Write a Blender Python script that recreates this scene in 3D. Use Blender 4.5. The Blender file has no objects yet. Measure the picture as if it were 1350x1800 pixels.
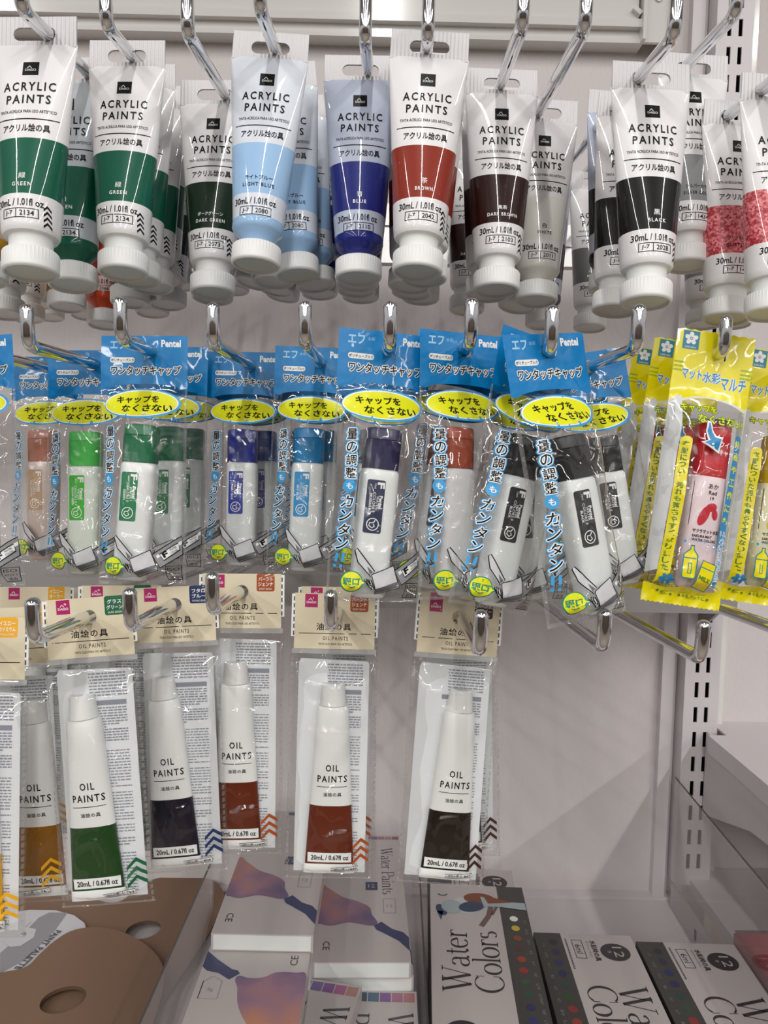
import bpy, bmesh, math, random
from mathutils import Vector, Matrix, noise
from mathutils.geometry import tessellate_polygon

sc = bpy.context.scene
COL = sc.collection

# ---------------------------------------------------------------- camera
F = 1350.0
CAM = Vector((0, 0, 1.35))
YAW, PITCH, ROLL = math.radians(0.6), math.radians(4.2), math.radians(1.1)
CM = (Matrix.Translation(CAM) @ Matrix.Rotation(-YAW, 4, 'Z') @
      Matrix.Rotation(math.pi/2-PITCH, 4, 'X') @ Matrix.Rotation(ROLL, 4, 'Z'))
cd = bpy.data.cameras.new('camera')
cd.sensor_fit = 'HORIZONTAL'
cd.sensor_width = 36
cd.lens = 36.0*F/1350
cd.clip_start = 0.01
cam = bpy.data.objects.new('camera', cd)
COL.objects.link(cam)
cam.matrix_world = CM
sc.camera = cam

# ---------------------------------------------------------------- world, lights, exposure
sc.view_settings.view_transform = 'Standard'
sc.view_settings.look = 'None'
sc.view_settings.gamma = 1
sc.view_settings.use_curve_mapping = False
sc.view_settings.exposure = 0.14
sc.cycles.transparent_max_bounces = 40
sc.cycles.max_bounces = 8
sc.cycles.glossy_bounces = 4
sc.cycles.caustics_reflective = False
sc.cycles.caustics_refractive = False
sc.cycles.sample_clamp_indirect = 6

w = bpy.data.worlds.new('world')
sc.world = w
w.use_nodes = True
wn = w.node_tree
bg = wn.nodes['Background']
tc = wn.nodes.new('ShaderNodeTexCoord')
sp = wn.nodes.new('ShaderNodeSeparateXYZ')
cr = wn.nodes.new('ShaderNodeValToRGB')
mr = wn.nodes.new('ShaderNodeMapRange')
mr.inputs['From Min'].default_value = -1
mr.inputs['From Max'].default_value = 1
wn.links.new(tc.outputs['Generated'], sp.inputs[0])
wn.links.new(sp.outputs['Z'], mr.inputs['Value'])
wn.links.new(mr.outputs[0], cr.inputs[0])
cr.color_ramp.elements[0].position = 0.30
cr.color_ramp.elements[0].color = (0.10, 0.085, 0.07, 1)
cr.color_ramp.elements[1].position = 0.62
cr.color_ramp.elements[1].color = (0.55, 0.55, 0.57, 1)
e = cr.color_ramp.elements.new(0.48)
e.color = (0.30, 0.29, 0.285, 1)
wn.links.new(cr.outputs[0], bg.inputs[0])
bg.inputs[1].default_value = 1.0

def area(name, loc, sx, sy, power, rot=(0, 0, 0), col=(1, 1, 1)):
    l = bpy.data.lights.new(name, 'AREA')
    l.shape = 'RECTANGLE'
    l.size = sx
    l.size_y = sy
    l.energy = power
    l.color = col
    o = bpy.data.objects.new(name, l)
    COL.objects.link(o)
    o.location = loc
    o.rotation_euler = rot
    return o
# rows of ceiling strip lamps running away from the shelf
for lx in (-2.4, -1.2, 0.0, 1.2, 2.4):
    area('ceiling_strip_lamp', (lx, -4.6, 2.72), 0.045, 8.4, 80, col=(1, 0.985, 0.965))

# ---------------------------------------------------------------- pixel / world helpers
def ray(u, v):
    return CM.to_3x3() @ Vector(((u-675)/F, -(v-900)/F, -1.0))
def P(u, v, d):
    return CAM + ray(u, v)*d
def PY(u, v, Y):
    r = ray(u, v)
    return CAM + r*((Y-CAM.y)/r.y)
def G(u, v, h):
    r = ray(u, v)
    return CAM + r*((h-CAM.z)/r.z)

# ---------------------------------------------------------------- materials
def lin(c):
    if isinstance(c, str):
        c = [int(c[i:i+2], 16)/255 for i in (0, 2, 4)]
    return tuple(x/12.92 if x <= 0.04045 else ((x+0.055)/1.055)**2.4 for x in c)
MATS = {}
def mat(name, col, rough=0.5, metal=0.0, spec=0.5, coat=0.0, bump=None, emis=None, speck=None):
    if name in MATS:
        return MATS[name]
    m = bpy.data.materials.new(name)
    m.use_nodes = True
    nt = m.node_tree
    b = nt.nodes['Principled BSDF']
    b.inputs['Base Color'].default_value = (*lin(col), 1)
    b.inputs['Roughness'].default_value = rough
    b.inputs['Metallic'].default_value = metal
    b.inputs['Specular IOR Level'].default_value = spec
    b.inputs['Coat Weight'].default_value = coat
    b.inputs['Coat Roughness'].default_value = 0.035
    if speck:
        t = nt.nodes.new('ShaderNodeTexCoord')
        v = nt.nodes.new('ShaderNodeTexVoronoi')
        v.inputs['Scale'].default_value = speck[0]
        r = nt.nodes.new('ShaderNodeValToRGB')
        r.color_ramp.elements[0].color = (*lin(col), 1)
        r.color_ramp.elements[0].position = speck[2]
        r.color_ramp.elements[1].color = (*lin(speck[1]), 1)
        s = nt.nodes.new('ShaderNodeSeparateColor')
        nt.links.new(t.outputs['Object'], v.inputs['Vector'])
        nt.links.new(v.outputs['Color'], s.inputs[0])
        nt.links.new(s.outputs[0], r.inputs[0])
        nt.links.new(r.outputs[0], b.inputs['Base Color'])
    if bump:
        kind, scale, strength, dist = bump
        t = nt.nodes.new('ShaderNodeTexCoord')
        bn = nt.nodes.new('ShaderNodeBump')
        bn.inputs['Strength'].default_value = strength
        bn.inputs['Distance'].default_value = dist
        if kind == 'noise':
            n = nt.nodes.new('ShaderNodeTexNoise')
            n.inputs['Scale'].default_value = scale
            n.inputs['Detail'].default_value = 3
            nt.links.new(t.outputs['Object'], n.inputs['Vector'])
            nt.links.new(n.outputs[0], bn.inputs['Height'])
        else:
            n = nt.nodes.new('ShaderNodeTexWave')
            n.wave_type = 'BANDS'
            n.bands_direction = kind
            n.inputs['Scale'].default_value = scale
            nt.links.new(t.outputs['Object'], n.inputs['Vector'])
            nt.links.new(n.outputs['Fac'], bn.inputs['Height'])
        nt.links.new(bn.outputs[0], b.inputs['Normal'])
    MATS[name] = m
    return m

def film_mat(name, tint, ior=1.55, rough=0.06, bscale=90, bstr=0.5, body=0.0, bodycol=(1, 1, 1)):
    if name in MATS:
        return MATS[name]
    m = bpy.data.materials.new(name)
    m.use_nodes = True
    nt = m.node_tree
    nt.nodes.remove(nt.nodes['Principled BSDF'])
    out = nt.nodes['Material Output']
    tr = nt.nodes.new('ShaderNodeBsdfTransparent')
    tr.inputs[0].default_value = (*tint, 1)
    gl = nt.nodes.new('ShaderNodeBsdfGlossy')
    gl.inputs['Roughness'].default_value = rough
    gl.inputs['Color'].default_value = (1, 1, 1, 1)
    fr = nt.nodes.new('ShaderNodeFresnel')
    ge = nt.nodes.new('ShaderNodeNewGeometry')
    io = nt.nodes.new('ShaderNodeMapRange')
    io.inputs['To Min'].default_value = ior
    io.inputs['To Max'].default_value = 1.0/ior
    nt.links.new(ge.outputs['Backfacing'], io.inputs['Value'])
    nt.links.new(io.outputs[0], fr.inputs['IOR'])
    t = nt.nodes.new('ShaderNodeTexCoord')
    n = nt.nodes.new('ShaderNodeTexNoise')
    n.inputs['Scale'].default_value = bscale
    n.inputs['Detail'].default_value = 1.5
    bn = nt.nodes.new('ShaderNodeBump')
    bn.inputs['Strength'].default_value = bstr
    bn.inputs['Distance'].default_value = 0.0015
    nt.links.new(t.outputs['Object'], n.inputs['Vector'])
    nt.links.new(n.outputs[0], bn.inputs['Height'])
    nt.links.new(bn.outputs[0], gl.inputs['Normal'])
    nt.links.new(bn.outputs[0], fr.inputs['Normal'])
    base = tr
    if body > 0:
        df = nt.nodes.new('ShaderNodeBsdfDiffuse')
        df.inputs[0].default_value = (*bodycol, 1)
        mb = nt.nodes.new('ShaderNodeMixShader')
        mb.inputs[0].default_value = body
        nt.links.new(tr.outputs[0], mb.inputs[1])
        nt.links.new(df.outputs[0], mb.inputs[2])
        base = mb
    mx = nt.nodes.new('ShaderNodeMixShader')
    nt.links.new(fr.outputs[0], mx.inputs[0])
    nt.links.new(base.outputs[0], mx.inputs[1])
    nt.links.new(gl.outputs[0], mx.inputs[2])
    nt.links.new(mx.outputs[0], out.inputs[0])
    MATS[name] = m
    return m

M_chrome = mat('chrome', 'd8d8da', 0.09, 1.0)
M_steel = mat('bar_steel', 'c4c2c1', 0.34, 0.7)
M_white = mat('tube_white', 'e8e6e6', 0.4, coat=0.7, bump=('noise', 70, 0.12, 0.002))
M_cap = mat('cap_white', 'e4e4e2', 0.45)
M_tab = mat('tab_clear_white', 'd6d4d5', 0.3, bump=('X', 190, 0.5, 0.0006))
M_black = mat('print_black', '0c0b0b', 0.4, spec=0.25)
M_ink = mat('print_dark_grey', '4a4a50', 0.5)
M_pw = mat('print_white', 'ececea', 0.4)
M_film = film_mat('clear_film', (0.975, 0.975, 0.972), ior=1.5, rough=0.035, bscale=55, bstr=0.55)
M_seam = film_mat('film_seam', (0.86, 0.86, 0.86), ior=1.6, bscale=600, bstr=0.9, body=0.12, bodycol=(.8, .8, .8))
M_paint = mat('painted_metal', 'd2cccd', 0.35)
M_paint_g = mat('painted_metal_gloss', 'dad8d4', 0.12, coat=0.5)

# ---------------------------------------------------------------- object helpers
def link(name, me, parent=None, kind=None):
    o = bpy.data.objects.new(name, me)
    COL.objects.link(o)
    if parent:
        o.parent = parent
    if kind:
        o['kind'] = kind
    return o
def thing(name, label, cat, group=None, M=None):
    o = bpy.data.objects.new(name, None)
    o.empty_display_size = 0.01
    COL.objects.link(o)
    if M is not None:
        o.matrix_world = M
    o['label'] = label
    o['category'] = cat
    if group:
        o['group'] = group
    return o
def tag(o, label, cat, group=None):
    o['label'] = label
    o['category'] = cat
    if group:
        o['group'] = group
    return o

class MB:
    """collects faces in millimetres, then makes one mesh in metres"""
    def __init__(s, scale=0.001):
        s.v = []; s.f = []; s.mi = []; s.mats = []; s.sm = []; s.scale = scale
    def m(s, material):
        if material not in s.mats:
            s.mats.append(material)
        return s.mats.index(material)
    def add(s, verts, faces, material, smooth=True):
        o = len(s.v)
        s.v += [tuple(x) for x in verts]
        k = s.m(material) if not isinstance(material, list) else None
        for j, f in enumerate(faces):
            s.f.append([i+o for i in f])
            s.mi.append(k if k is not None else s.m(material[j]))
            s.sm.append(smooth)
    def box(s, x0, x1, y0, y1, z0, z1, material, M=None):
        vs = [Vector((x, y, z)) for x in (x0, x1) for y in (y0, y1) for z in (z0, z1)]
        if M is not None:
            vs = [M @ p for p in vs]
        s.add(vs, [(0, 1, 3, 2), (4, 6, 7, 5), (0, 4, 5, 1), (2, 3, 7, 6), (0, 2, 6, 4), (1, 5, 7, 3)], material, False)
    def rings(s, levels, n=40, capa=True, capb=True, rib=None):
        """levels: (z, a, b, exponent, material for the band below it, cx, cy)"""
        vs = []; fs = []; ms = []
        for lv in levels:
            z, a, b, ex = lv[:4]
            cx = lv[5] if len(lv) > 5 else 0
            cy = lv[6] if len(lv) > 6 else 0
            rr = lv[7] if len(lv) > 7 else 0
            for i in range(n):
                t = 2*math.pi*i/n
                c, q = math.cos(t), math.sin(t)
                k = rr if i % 2 else 0
                vs.append((cx+(a-k)*math.copysign(abs(c)**(2/ex), c), cy+(b-k)*math.copysign(abs(q)**(2/ex), q), z))
        for j in range(len(levels)-1):
            for i in range(n):
                i2 = (i+1) % n
                fs.append((j*n+i, j*n+i2, (j+1)*n+i2, (j+1)*n+i))
                ms.append(levels[j][4])
        if capa:
            fs.append(tuple(range(n-1, -1, -1))); ms.append(levels[0][4])
        if capb:
            q = (len(levels)-1)*n
            fs.append(tuple(range(q, q+n))); ms.append(levels[-2][4])
        s.add(vs, fs, ms)
    def tube(s, pts, r, material, n=14, endcap=True):
        pts = [Vector(p) for p in pts]
        vs = []; fs = []
        T = []
        for i in range(len(pts)):
            a = pts[max(i-1, 0)]; b = pts[min(i+1, len(pts)-1)]
            T.append((b-a).normalized())
        up = Vector((1, 0, 0)) if abs(T[0].x) < 0.8 else Vector((0, 0, 1))
        nrm = (up - T[0]*up.dot(T[0])).normalized()
        rad = r if isinstance(r, (list, tuple)) else [r]*len(pts)
        for p, t, q in zip(pts, T, rad):
            nrm = (nrm - t*nrm.dot(t)).normalized()
            bi = t.cross(nrm)
            for i in range(n):
                a = 2*math.pi*i/n
                vs.append(p + (nrm*math.cos(a)+bi*math.sin(a))*q)
        for j in range(len(pts)-1):
            for i in range(n):
                i2 = (i+1) % n
                fs.append((j*n+i, j*n+i2, (j+1)*n+i2, (j+1)*n+i))
        fs.append(tuple(range(n-1, -1, -1)))
        q = (len(pts)-1)*n
        fs.append(tuple(range(q, q+n)))
        s.add(vs, fs, material)
    def mesh(s, name):
        me = bpy.data.meshes.new(name)
        k = s.scale
        me.from_pydata([(x*k, y*k, z*k) for x, y, z in s.v], [], s.f)
        for m_ in s.mats:
            me.materials.append(m_)
        me.polygons.foreach_set('material_index', s.mi)
        me.polygons.foreach_set('use_smooth', s.sm)
        me.update()
        bm = bmesh.new(); bm.from_mesh(me)
        bmesh.ops.recalc_face_normals(bm, faces=bm.faces)
        for ed in bm.edges:
            if len(ed.link_faces) == 2 and ed.calc_face_angle(0) > math.radians(38):
                ed.smooth = False
        bm.to_mesh(me); bm.free()
        return me

_TX = {}
def glyphs(body, off=0.0, res=2, space=1.0):
    k = (body, off, res, space)
    if k not in _TX:
        c = bpy.data.curves.new('lettering', 'FONT')
        c.body = body
        c.resolution_u = res
        c.offset = off
        c.space_character = space
        o = bpy.data.objects.new('lettering', c)
        me = o.to_mesh()
        vs = [(v.co.x, v.co.y) for v in me.vertices]
        fs = [tuple(p.vertices) for p in me.polygons]
        o.to_mesh_clear()
        bpy.data.objects.remove(o)
        bpy.data.curves.remove(c)
        _TX[k] = (vs, fs)
    return _TX[k]

class Art:
    """flat printed artwork in millimetres (x right, z up) laid on a surface"""
    def __init__(s):
        s.parts = []
    def add(s, vs, fs, material, layer=1):
        s.parts.append((vs, fs, material, layer))
    def poly(s, pts, material, layer=1):
        t = tessellate_polygon([[Vector((x, z, 0)) for x, z in pts]])
        s.add(list(pts), [tuple(q) for q in t], material, layer)
    def rect(s, x0, z0, x1, z1, material, layer=1, r=0, rot=0):
        if r > 0:
            pts = []
            for cx, cz, a0 in ((x1-r, z1-r, 0), (x0+r, z1-r, 90), (x0+r, z0+r, 180), (x1-r, z0+r, 270)):
                for k in range(5):
                    a = math.radians(a0+k*22.5)
                    pts.append((cx+r*math.cos(a), cz+r*math.sin(a)))
        else:
            pts = [(x1, z1), (x0, z1), (x0, z0), (x1, z0)]
        if rot:
            cx, cz = (x0+x1)/2, (z0+z1)/2
            c, q = math.cos(rot), math.sin(rot)
            pts = [(cx+(x-cx)*c-(z-cz)*q, cz+(x-cx)*q+(z-cz)*c) for x, z in pts]
        s.poly(pts, material, layer)
    def ell(s, cx, cz, rx, rz, material, layer=1, n=36, rot=0):
        c, q = math.cos(rot), math.sin(rot)
        vs = [(cx, cz)]
        for i in range(n):
            a = 2*math.pi*i/n
            x, z = rx*math.cos(a), rz*math.sin(a)
            vs.append((cx+x*c-z*q, cz+x*q+z*c))
        s.add(vs, [(0, 1+i, 1+(i+1) % n) for i in range(n)], material, layer)
    def ring(s, cx, cz, rx, rz, w_, material, layer=1, n=32):
        vs = []
        for i in range(n):
            a = 2*math.pi*i/n
            vs.append((cx+rx*math.cos(a), cz+rz*math.sin(a)))
            vs.append((cx+(rx-w_)*math.cos(a), cz+(rz-w_)*math.sin(a)))
        s.add(vs, [(2*i, 2*((i+1) % n), 2*((i+1) % n)+1, 2*i+1) for i in range(n)], material, layer)
    def stroke(s, pts, w_, material, layer=1, closed=False, nib=None):
        pts = [Vector(p) for p in pts]
        if closed:
            pts = pts + [pts[0], pts[1]]
        vs = []; fs = []
        for i in range(len(pts)):
            a = pts[max(i-1, 0)]; b = pts[min(i+1, len(pts)-1)]
            if closed and i == 0:
                a = pts[-3]
            if closed and i == len(pts)-1:
                b = pts[2]
            t = (b-a)
            if t.length < 1e-9:
                t = Vector((1, 0))
            t.normalize()
            n_ = Vector((-t.y, t.x))
            ww = w_
            if nib:
                ww = nib[0]+(nib[1]-nib[0])*abs(t.y)**1.5
            vs += [tuple(pts[i]+n_*ww/2), tuple(pts[i]-n_*ww/2)]
        for i in range(len(pts)-1):
            fs.append((2*i, 2*i+1, 2*i+3, 2*i+2))
        s.add(vs, fs, material, layer)
    def frame(s, x0, z0, x1, z1, w_, material, layer=1):
        s.rect(x0, z0, x1, z0+w_, material, layer)
        s.rect(x0, z1-w_, x1, z1, material, layer)
        s.rect(x0, z0+w_, x0+w_, z1-w_, material, layer)
        s.rect(x1-w_, z0+w_, x1, z1-w_, material, layer)
    def text(s, body, cx, cz, h, material, w_=None, layer=1, off=0.0, rot=0, shear=0, space=1.0, mirror=False):
        """centred on (cx, cz); h and w_ are the height and width of the ink"""
        vs, fs = glyphs(body, 0.0, 2, space)
        if not vs:
            return
        xs = [p[0] for p in vs]; zs = [p[1] for p in vs]
        x0, x1, z0, z1 = min(xs), max(xs), min(zs), max(zs)
        kz = h/(z1-z0)
        kx = (w_/(x1-x0)) if w_ else kz
        if off:
            vs, fs = glyphs(body, off, 2, space)
        c, q = math.cos(rot), math.sin(rot)
        out = []
        for x, z in vs:
            X = (x-(x0+x1)/2)*kx; Z = (z-(z0+z1)/2)*kz
            X += shear*Z
            if mirror:
                X = -X
            out.append((cx+X*c-Z*q, cz+X*q+Z*c))
        s.add(out, fs, material, layer)
    def outlined(s, body, cx, cz, h, fill, edge, w_=None, layer=1, o1=0.01, o2=0.36, glow=None, o3=0.75, **k):
        if glow:
            for i in range(8):
                s.text(body, cx+o3*math.cos(i*math.pi/4), cz+o3*math.sin(i*math.pi/4), h, glow, w_, layer, off=0.01, **k)
            layer += 1
        for i in range(8):
            s.text(body, cx+o2*math.cos(i*math.pi/4), cz+o2*math.sin(i*math.pi/4), h, edge, w_, layer, off=0.01, **k)
        s.text(body, cx, cz, h, fill, w_, layer+1, off=o1, **k)
    def lay(s, mb, surf, T=1.6, eps=0.06, passes=3):
        bm = bmesh.new()
        for vs, fs, material, layer in s.parts:
            k = mb.m(material)
            bv = [bm.verts.new((x, -layer*eps, z)) for x, z in vs]
            for f in fs:
                if len(set(f)) < 3:
                    continue
                try:
                    bm.faces.new([bv[i] for i in f]).material_index = k
                except ValueError:
                    pass
        bmesh.ops.triangulate(bm, faces=bm.faces[:])
        for _ in range(passes):
            long_ = [e_ for e_ in bm.edges if e_.calc_length() > T]
            if not long_:
                break
            bmesh.ops.subdivide_edges(bm, edges=long_, cuts=1)
            bmesh.ops.triangulate(bm, faces=[f for f in bm.faces if len(f.verts) > 3])
        bm.verts.index_update()
        o = len(mb.v)
        for v in bm.verts:
            x, l, z = v.co
            mb.v.append((x, surf(x, z)+l, z))
        for f in bm.faces:
            mb.f.append([v.index+o for v in f.verts])
            mb.mi.append(f.material_index)
            mb.sm.append(True)
        bm.free()

def flat_solid(outer, holes, thick, material, name='solid', scale=0.001, side=None):
    """outline with holes, extruded; outline in (x, y), thickness in z"""
    c = bpy.data.curves.new(name, 'CURVE')
    c.dimensions = '2D'
    c.fill_mode = 'BOTH'
    for pts in [outer]+holes:
        s_ = c.splines.new('POLY')
        s_.points.add(len(pts)-1)
        for i, p in enumerate(pts):
            s_.points[i].co = (p[0]*scale, p[1]*scale, 0, 1)
        s_.use_cyclic_u = True
    c.extrude = thick*scale/2
    o = bpy.data.objects.new(name, c)
    me0 = o.to_mesh()
    me = me0.copy()
    o.to_mesh_clear()
    bpy.data.objects.remove(o)
    bpy.data.curves.remove(c)
    me.materials.clear()
    me.materials.append(material)
    if side:
        me.materials.append(side)
    for p in me.polygons:
        p.material_index = 1 if (side and abs(p.normal.z) < 0.5) else 0
        p.use_smooth = False
    return me

def hang(H, B, yaw=0.0):
    z = (H-B).normalized()
    y0 = Vector((math.sin(yaw), math.cos(yaw), 0))
    x = y0.cross(z).normalized()
    y = z.cross(x)
    M = Matrix((x, y, z)).transposed().to_4x4()
    M.translation = H
    return M

# ================================================================ THE SETTING
WY = 0.762            # face of the white back panel
UY = 0.738            # front face of the slotted uprights
ZS = 1.35-0.447       # top of the bottom shelf

M_wall = mat('wall_panel', 'd2cbca', 0.55, bump=('X', 260, 0.25, 0.0004))
M_floor = mat('floor_tile', '8a8074', 0.35)
M_ceil = mat('ceiling_tile', 'b4b6ba', 0.8)

mb = MB(1.0)
mb.box(-3.0, 3.2, WY, WY+0.02, 0.0, 2.6, M_wall)
link('wall_back', mb.mesh('wall_back'), kind='structure')
mb = MB(1.0)
mb.box(-4, 4, -10, 0.8, -0.05, 0.0, M_floor)
link('floor', mb.mesh('floor'), kind='structure')
mb = MB(1.0)
mb.box(-4, 4, -10, 0.8, 2.75, 2.8, M_ceil)
link('ceiling', mb.mesh('ceiling'), kind='structure')

# unseen stand-in for the opposite shelves, added so the chrome reflects dark brown
mb = MB(1.0)
mb.box(-4, 4, -2.62, -2.6, 0.0, 1.62, mat('opposite_stand_in', '5c4f45', 0.7))
link('wall_front_stand_in', mb.mesh('wall_front_stand_in'), kind='structure')

# upright with paired slots
xu = PY(1236, 1167, UY).x
M_dark = mat('slot_dark', '0c0b0b', 0.8)
mb = MB(1.0)
hw = 0.0172
zlow = PY(1219, 1556, UY).z
ztop = 2.05
slotz0 = PY(1227, 1169, UY).z
cols = (-0.0052, 0.0052)
sw, sh = 0.0019, 0.0077
zc = [slotz0 + 0.025*k for k in range(-9, 40)]
zc = [z for z in zc if zlow+0.012 < z < ztop-0.02]
# face built as strips round the slots, so the slots are real openings
xs = [-hw, cols[0]-sw, cols[0]+sw, cols[1]-sw, cols[1]+sw, hw]
edges = [zlow]
for z in zc:
    edges += [z-sh, z+sh]
edges.append(ztop)
for i in range(len(edges)-1):
    slot = i % 2 == 1
    for j in range(5):
        if slot and j in (1, 3):
            continue
        mb.box(xu+xs[j], xu+xs[j+1], UY, UY+0.0016, edges[i], edges[i+1], M_paint)
mb.box(xu-hw, xu-hw+0.0015, UY+0.0016, WY, zlow, ztop, M_paint)
mb.box(xu+hw-0.0015, xu+hw, UY+0.0016, WY, zlow, ztop, M_paint)
mb.box(xu-hw+0.002, xu+hw-0.002, WY-0.004, WY-0.001, zlow, ztop, M_dark)
up = link('slotted_upright', mb.mesh('slotted_upright'))
tag(up, 'white painted metal upright with paired dark slots at right of back panel', 'upright')

# vertical panel trim beside the upright
mb = MB(1.0)
xt0, xt1 = PY(1162, 1090, WY).x, PY(1183, 1090, WY).x
mb.box(xt0, xt1, WY-0.010, WY, 0.85, 2.05, M_paint)
mb.box(xt1, xu-hw-0.0005, WY-0.004, WY, 0.85, 2.05, M_paint)
link('trim_1', mb.mesh('trim_1'), kind='structure')
mb = MB(1.0)
mb.box(xu+hw+0.004, xu+hw+0.012, WY-0.008, WY, 0.85, 2.05, M_paint_g)
link('trim_3', mb.mesh('trim_3'), kind='structure')

# top fascia panel with ledges
FY = 0.745
za = PY(600, 34, FY).z
zb = PY(600, 60, FY).z
xr = PY(1125, 60, FY).x
mb = MB(1.0)
mb.box(-2.6, xr-0.002, FY, WY, za+0.004, 2.2, M_paint_g)
mb.box(-2.6, xr, FY-0.004, WY, za-0.002, za+0.005, M_paint_g)
mb.box(-2.6, xr, FY+0.003, WY, zb+0.002, za-0.002, M_paint_g)
mb.box(-2.6, xr, FY-0.001, WY, zb-0.002, zb+0.002, M_paint_g)
link('trim_2', mb.mesh('trim_2'), kind='structure')

# end bracket of the fascia
t = thing('fascia_bracket', 'white end bracket with round screw at right end of the top fascia', 'bracket', M=Matrix.Translation((xr+0.016, FY-0.003, zb+0.02)))
mb = MB()
mb.box(-16, -13, -6, 20, -22, 60, M_paint_g)
mb.box(-13, 13, 0, 4, -22, 60, M_paint_g)
mb.box(10, 14, -5, 20, -22, 60, M_paint_g)
mb.box(-24, -15, -2, 4, -10, -6, M_paint_g, Matrix.Rotation(math.radians(38), 4, 'Y'))
link('plate', mb.mesh('plate'), t)
mb = MB()
mb.rings([(0, 3.4, 3.4, 2, M_steel), (1.5, 3.0, 3.0, 2, M_steel), (1.9, 1.2, 1.2, 2, M_dark), (0.6, 1.0, 1.0, 2, M_dark)], 20)
o = link('screw', mb.mesh('screw'), t)
o.location = (-0.001, -0.0002, 0.017)
o.rotation_euler = (math.pi/2, 0, 0)

# bottom shelf (white metal) under the boxes and palettes
mb = MB(1.0)
xsr = PY(1180, 1640, WY).x
mb.box(-1.2, xsr, 0.30, WY-0.012, ZS-0.02, ZS, M_paint)
mb.box(-1.2, xsr, WY-0.012, WY, ZS-0.02, ZS+0.003, M_paint)
sh_ = link('bottom_shelf', mb.mesh('bottom_shelf'))
tag(sh_, 'white metal shelf along the bottom carrying boxes and palettes', 'shelf')
# bracket that carries it
mb = MB(1.0)
mb.box(xu-0.019, xu-0.0165, 0.34, UY+0.004, ZS-0.030, ZS+0.022, M_paint)
mb.box(xu-0.0195, xu-0.019, 0.60, 0.604, ZS+0.002, ZS+0.012, M_dark)
mb.box(xu-0.0195, xu-0.019, 0.68, 0.684, ZS+0.002, ZS+0.012, M_dark)
tag(link('shelf_bracket', mb.mesh('shelf_bracket')), 'white metal bracket slotted into the upright beside the bottom shelf', 'bracket')

# neighbouring bay: its shelf, its base, its box
zsh = G(1250, 1293, 1.0).z
hsh = 1.35-0.2635
pA = G(1243, 1296, hsh)
mb = MB(1.0)
x0n = PY(1240, 1290, UY-0.01).x
mb.box(x0n, 1.4, 0.36, 0.722, hsh-0.002, hsh, M_paint)
mb.box(x0n, x0n+0.0015, 0.36, 0.722, hsh-0.017, hsh-0.002, M_paint)
mb.box(x0n+0.018, 1.4, 0.722, WY, hsh-0.002, hsh, M_paint)
mb.box(x0n+0.0015, 1.4, 0.36, 0.362, hsh-0.03, hsh-0.002, M_paint)
tag(link('side_shelf', mb.mesh('side_shelf')), 'empty white metal shelf in the next bay at right edge', 'shelf')
mb = MB(1.0)
vs = [(0, 0.735, hsh-0.001), (0, 0.735, hsh-0.085), (0, 0.64, hsh-0.055), (0, 0.40, hsh-0.028), (0, 0.38, hsh-0.001)]
q = x0n+0.004
mb.add([(q+x, y, z) for x in (0, 0.002) for _, y, z in vs],
       [(0, 1, 2, 3, 4), (9, 8, 7, 6, 5)]+[(i, (i+1) % 5, (i+1) % 5+5, i+5) for i in range(5)], M_paint, False)
tag(link('side_shelf_bracket', mb.mesh('side_shelf_bracket')), 'tapering white bracket under the empty shelf of the next bay', 'bracket')
mb = MB(1.0)
hb = 1.35-0.418
mb.box(xu-0.002, 1.4, 0.42, WY-0.002, hb-0.012, hb, M_paint)
mb.box(xu+0.004, xu+0.055, 0.585, 0.655, hb, hb+0.0006, mat('reflection_grey', '77716f', 0.5))  # reflection on the shelf top, painted as a thin dark grey patch
tag(link('side_base_shelf', mb.mesh('side_base_shelf')), 'white lower shelf of the next bay with a painted dark grey reflection', 'shelf')
M_red = mat('card_red', 'b0525a', 0.4)
mb = MB(1.0)
g = G(1290, 1640, hb+0.03)
mb.box(g.x, g.x+0.14, 0.36, g.y, hb, hb+0.03, M_red)
tag(link('red_box', mb.mesh('red_box')), 'dull red flat box on the lower shelf of the next bay', 'box')

# ---------------------------------------------------------------- hook bars and pegs
BY = 0.672
def bar(v0, v1, label):
    zt = PY(690, v0, BY).z
    zb_ = PY(690, v1, BY).z
    mb = MB(1.0)
    x1_ = xu-0.001
    mb.box(-1.3, x1_, BY, BY+0.012, zb_, zt, M_steel)
    t = thing('hook_bar', label, 'bar', 'chrome bars carrying the rows of pegs', Matrix.Identity(4))
    link('rail', mb.mesh('rail'), t)
    mb = MB(1.0)
    zc_ = (zt+zb_)/2
    vs = [(BY+0.012, zt-0.004), (UY, zt+0.006), (UY, zb_-0.03), (BY+0.012, zb_+0.004)]
    mb.add([(x1_-0.006+x, y, z) for x in (0, 0.003) for y, z in vs],
           [(0, 1, 2, 3), (7, 6, 5, 4), (0, 4, 5, 1), (1, 5, 6, 2), (2, 6, 7, 3), (3, 7, 4, 0)], mat('bracket_grey', '8d8988', 0.3, 0.6), False)
    link('bracket', mb.mesh('bracket'), t)
    return zt, zb_
TOPBAR = bar(392, 462, 'chrome rectangular bar behind the top row of paint tubes')
MIDBAR = bar(660, 725, 'chrome rectangular bar behind the blue topped packets')
LOWBAR = bar(990, 1069, 'chrome rectangular bar behind the oil paint packets, edge visible beneath packets')

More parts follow.
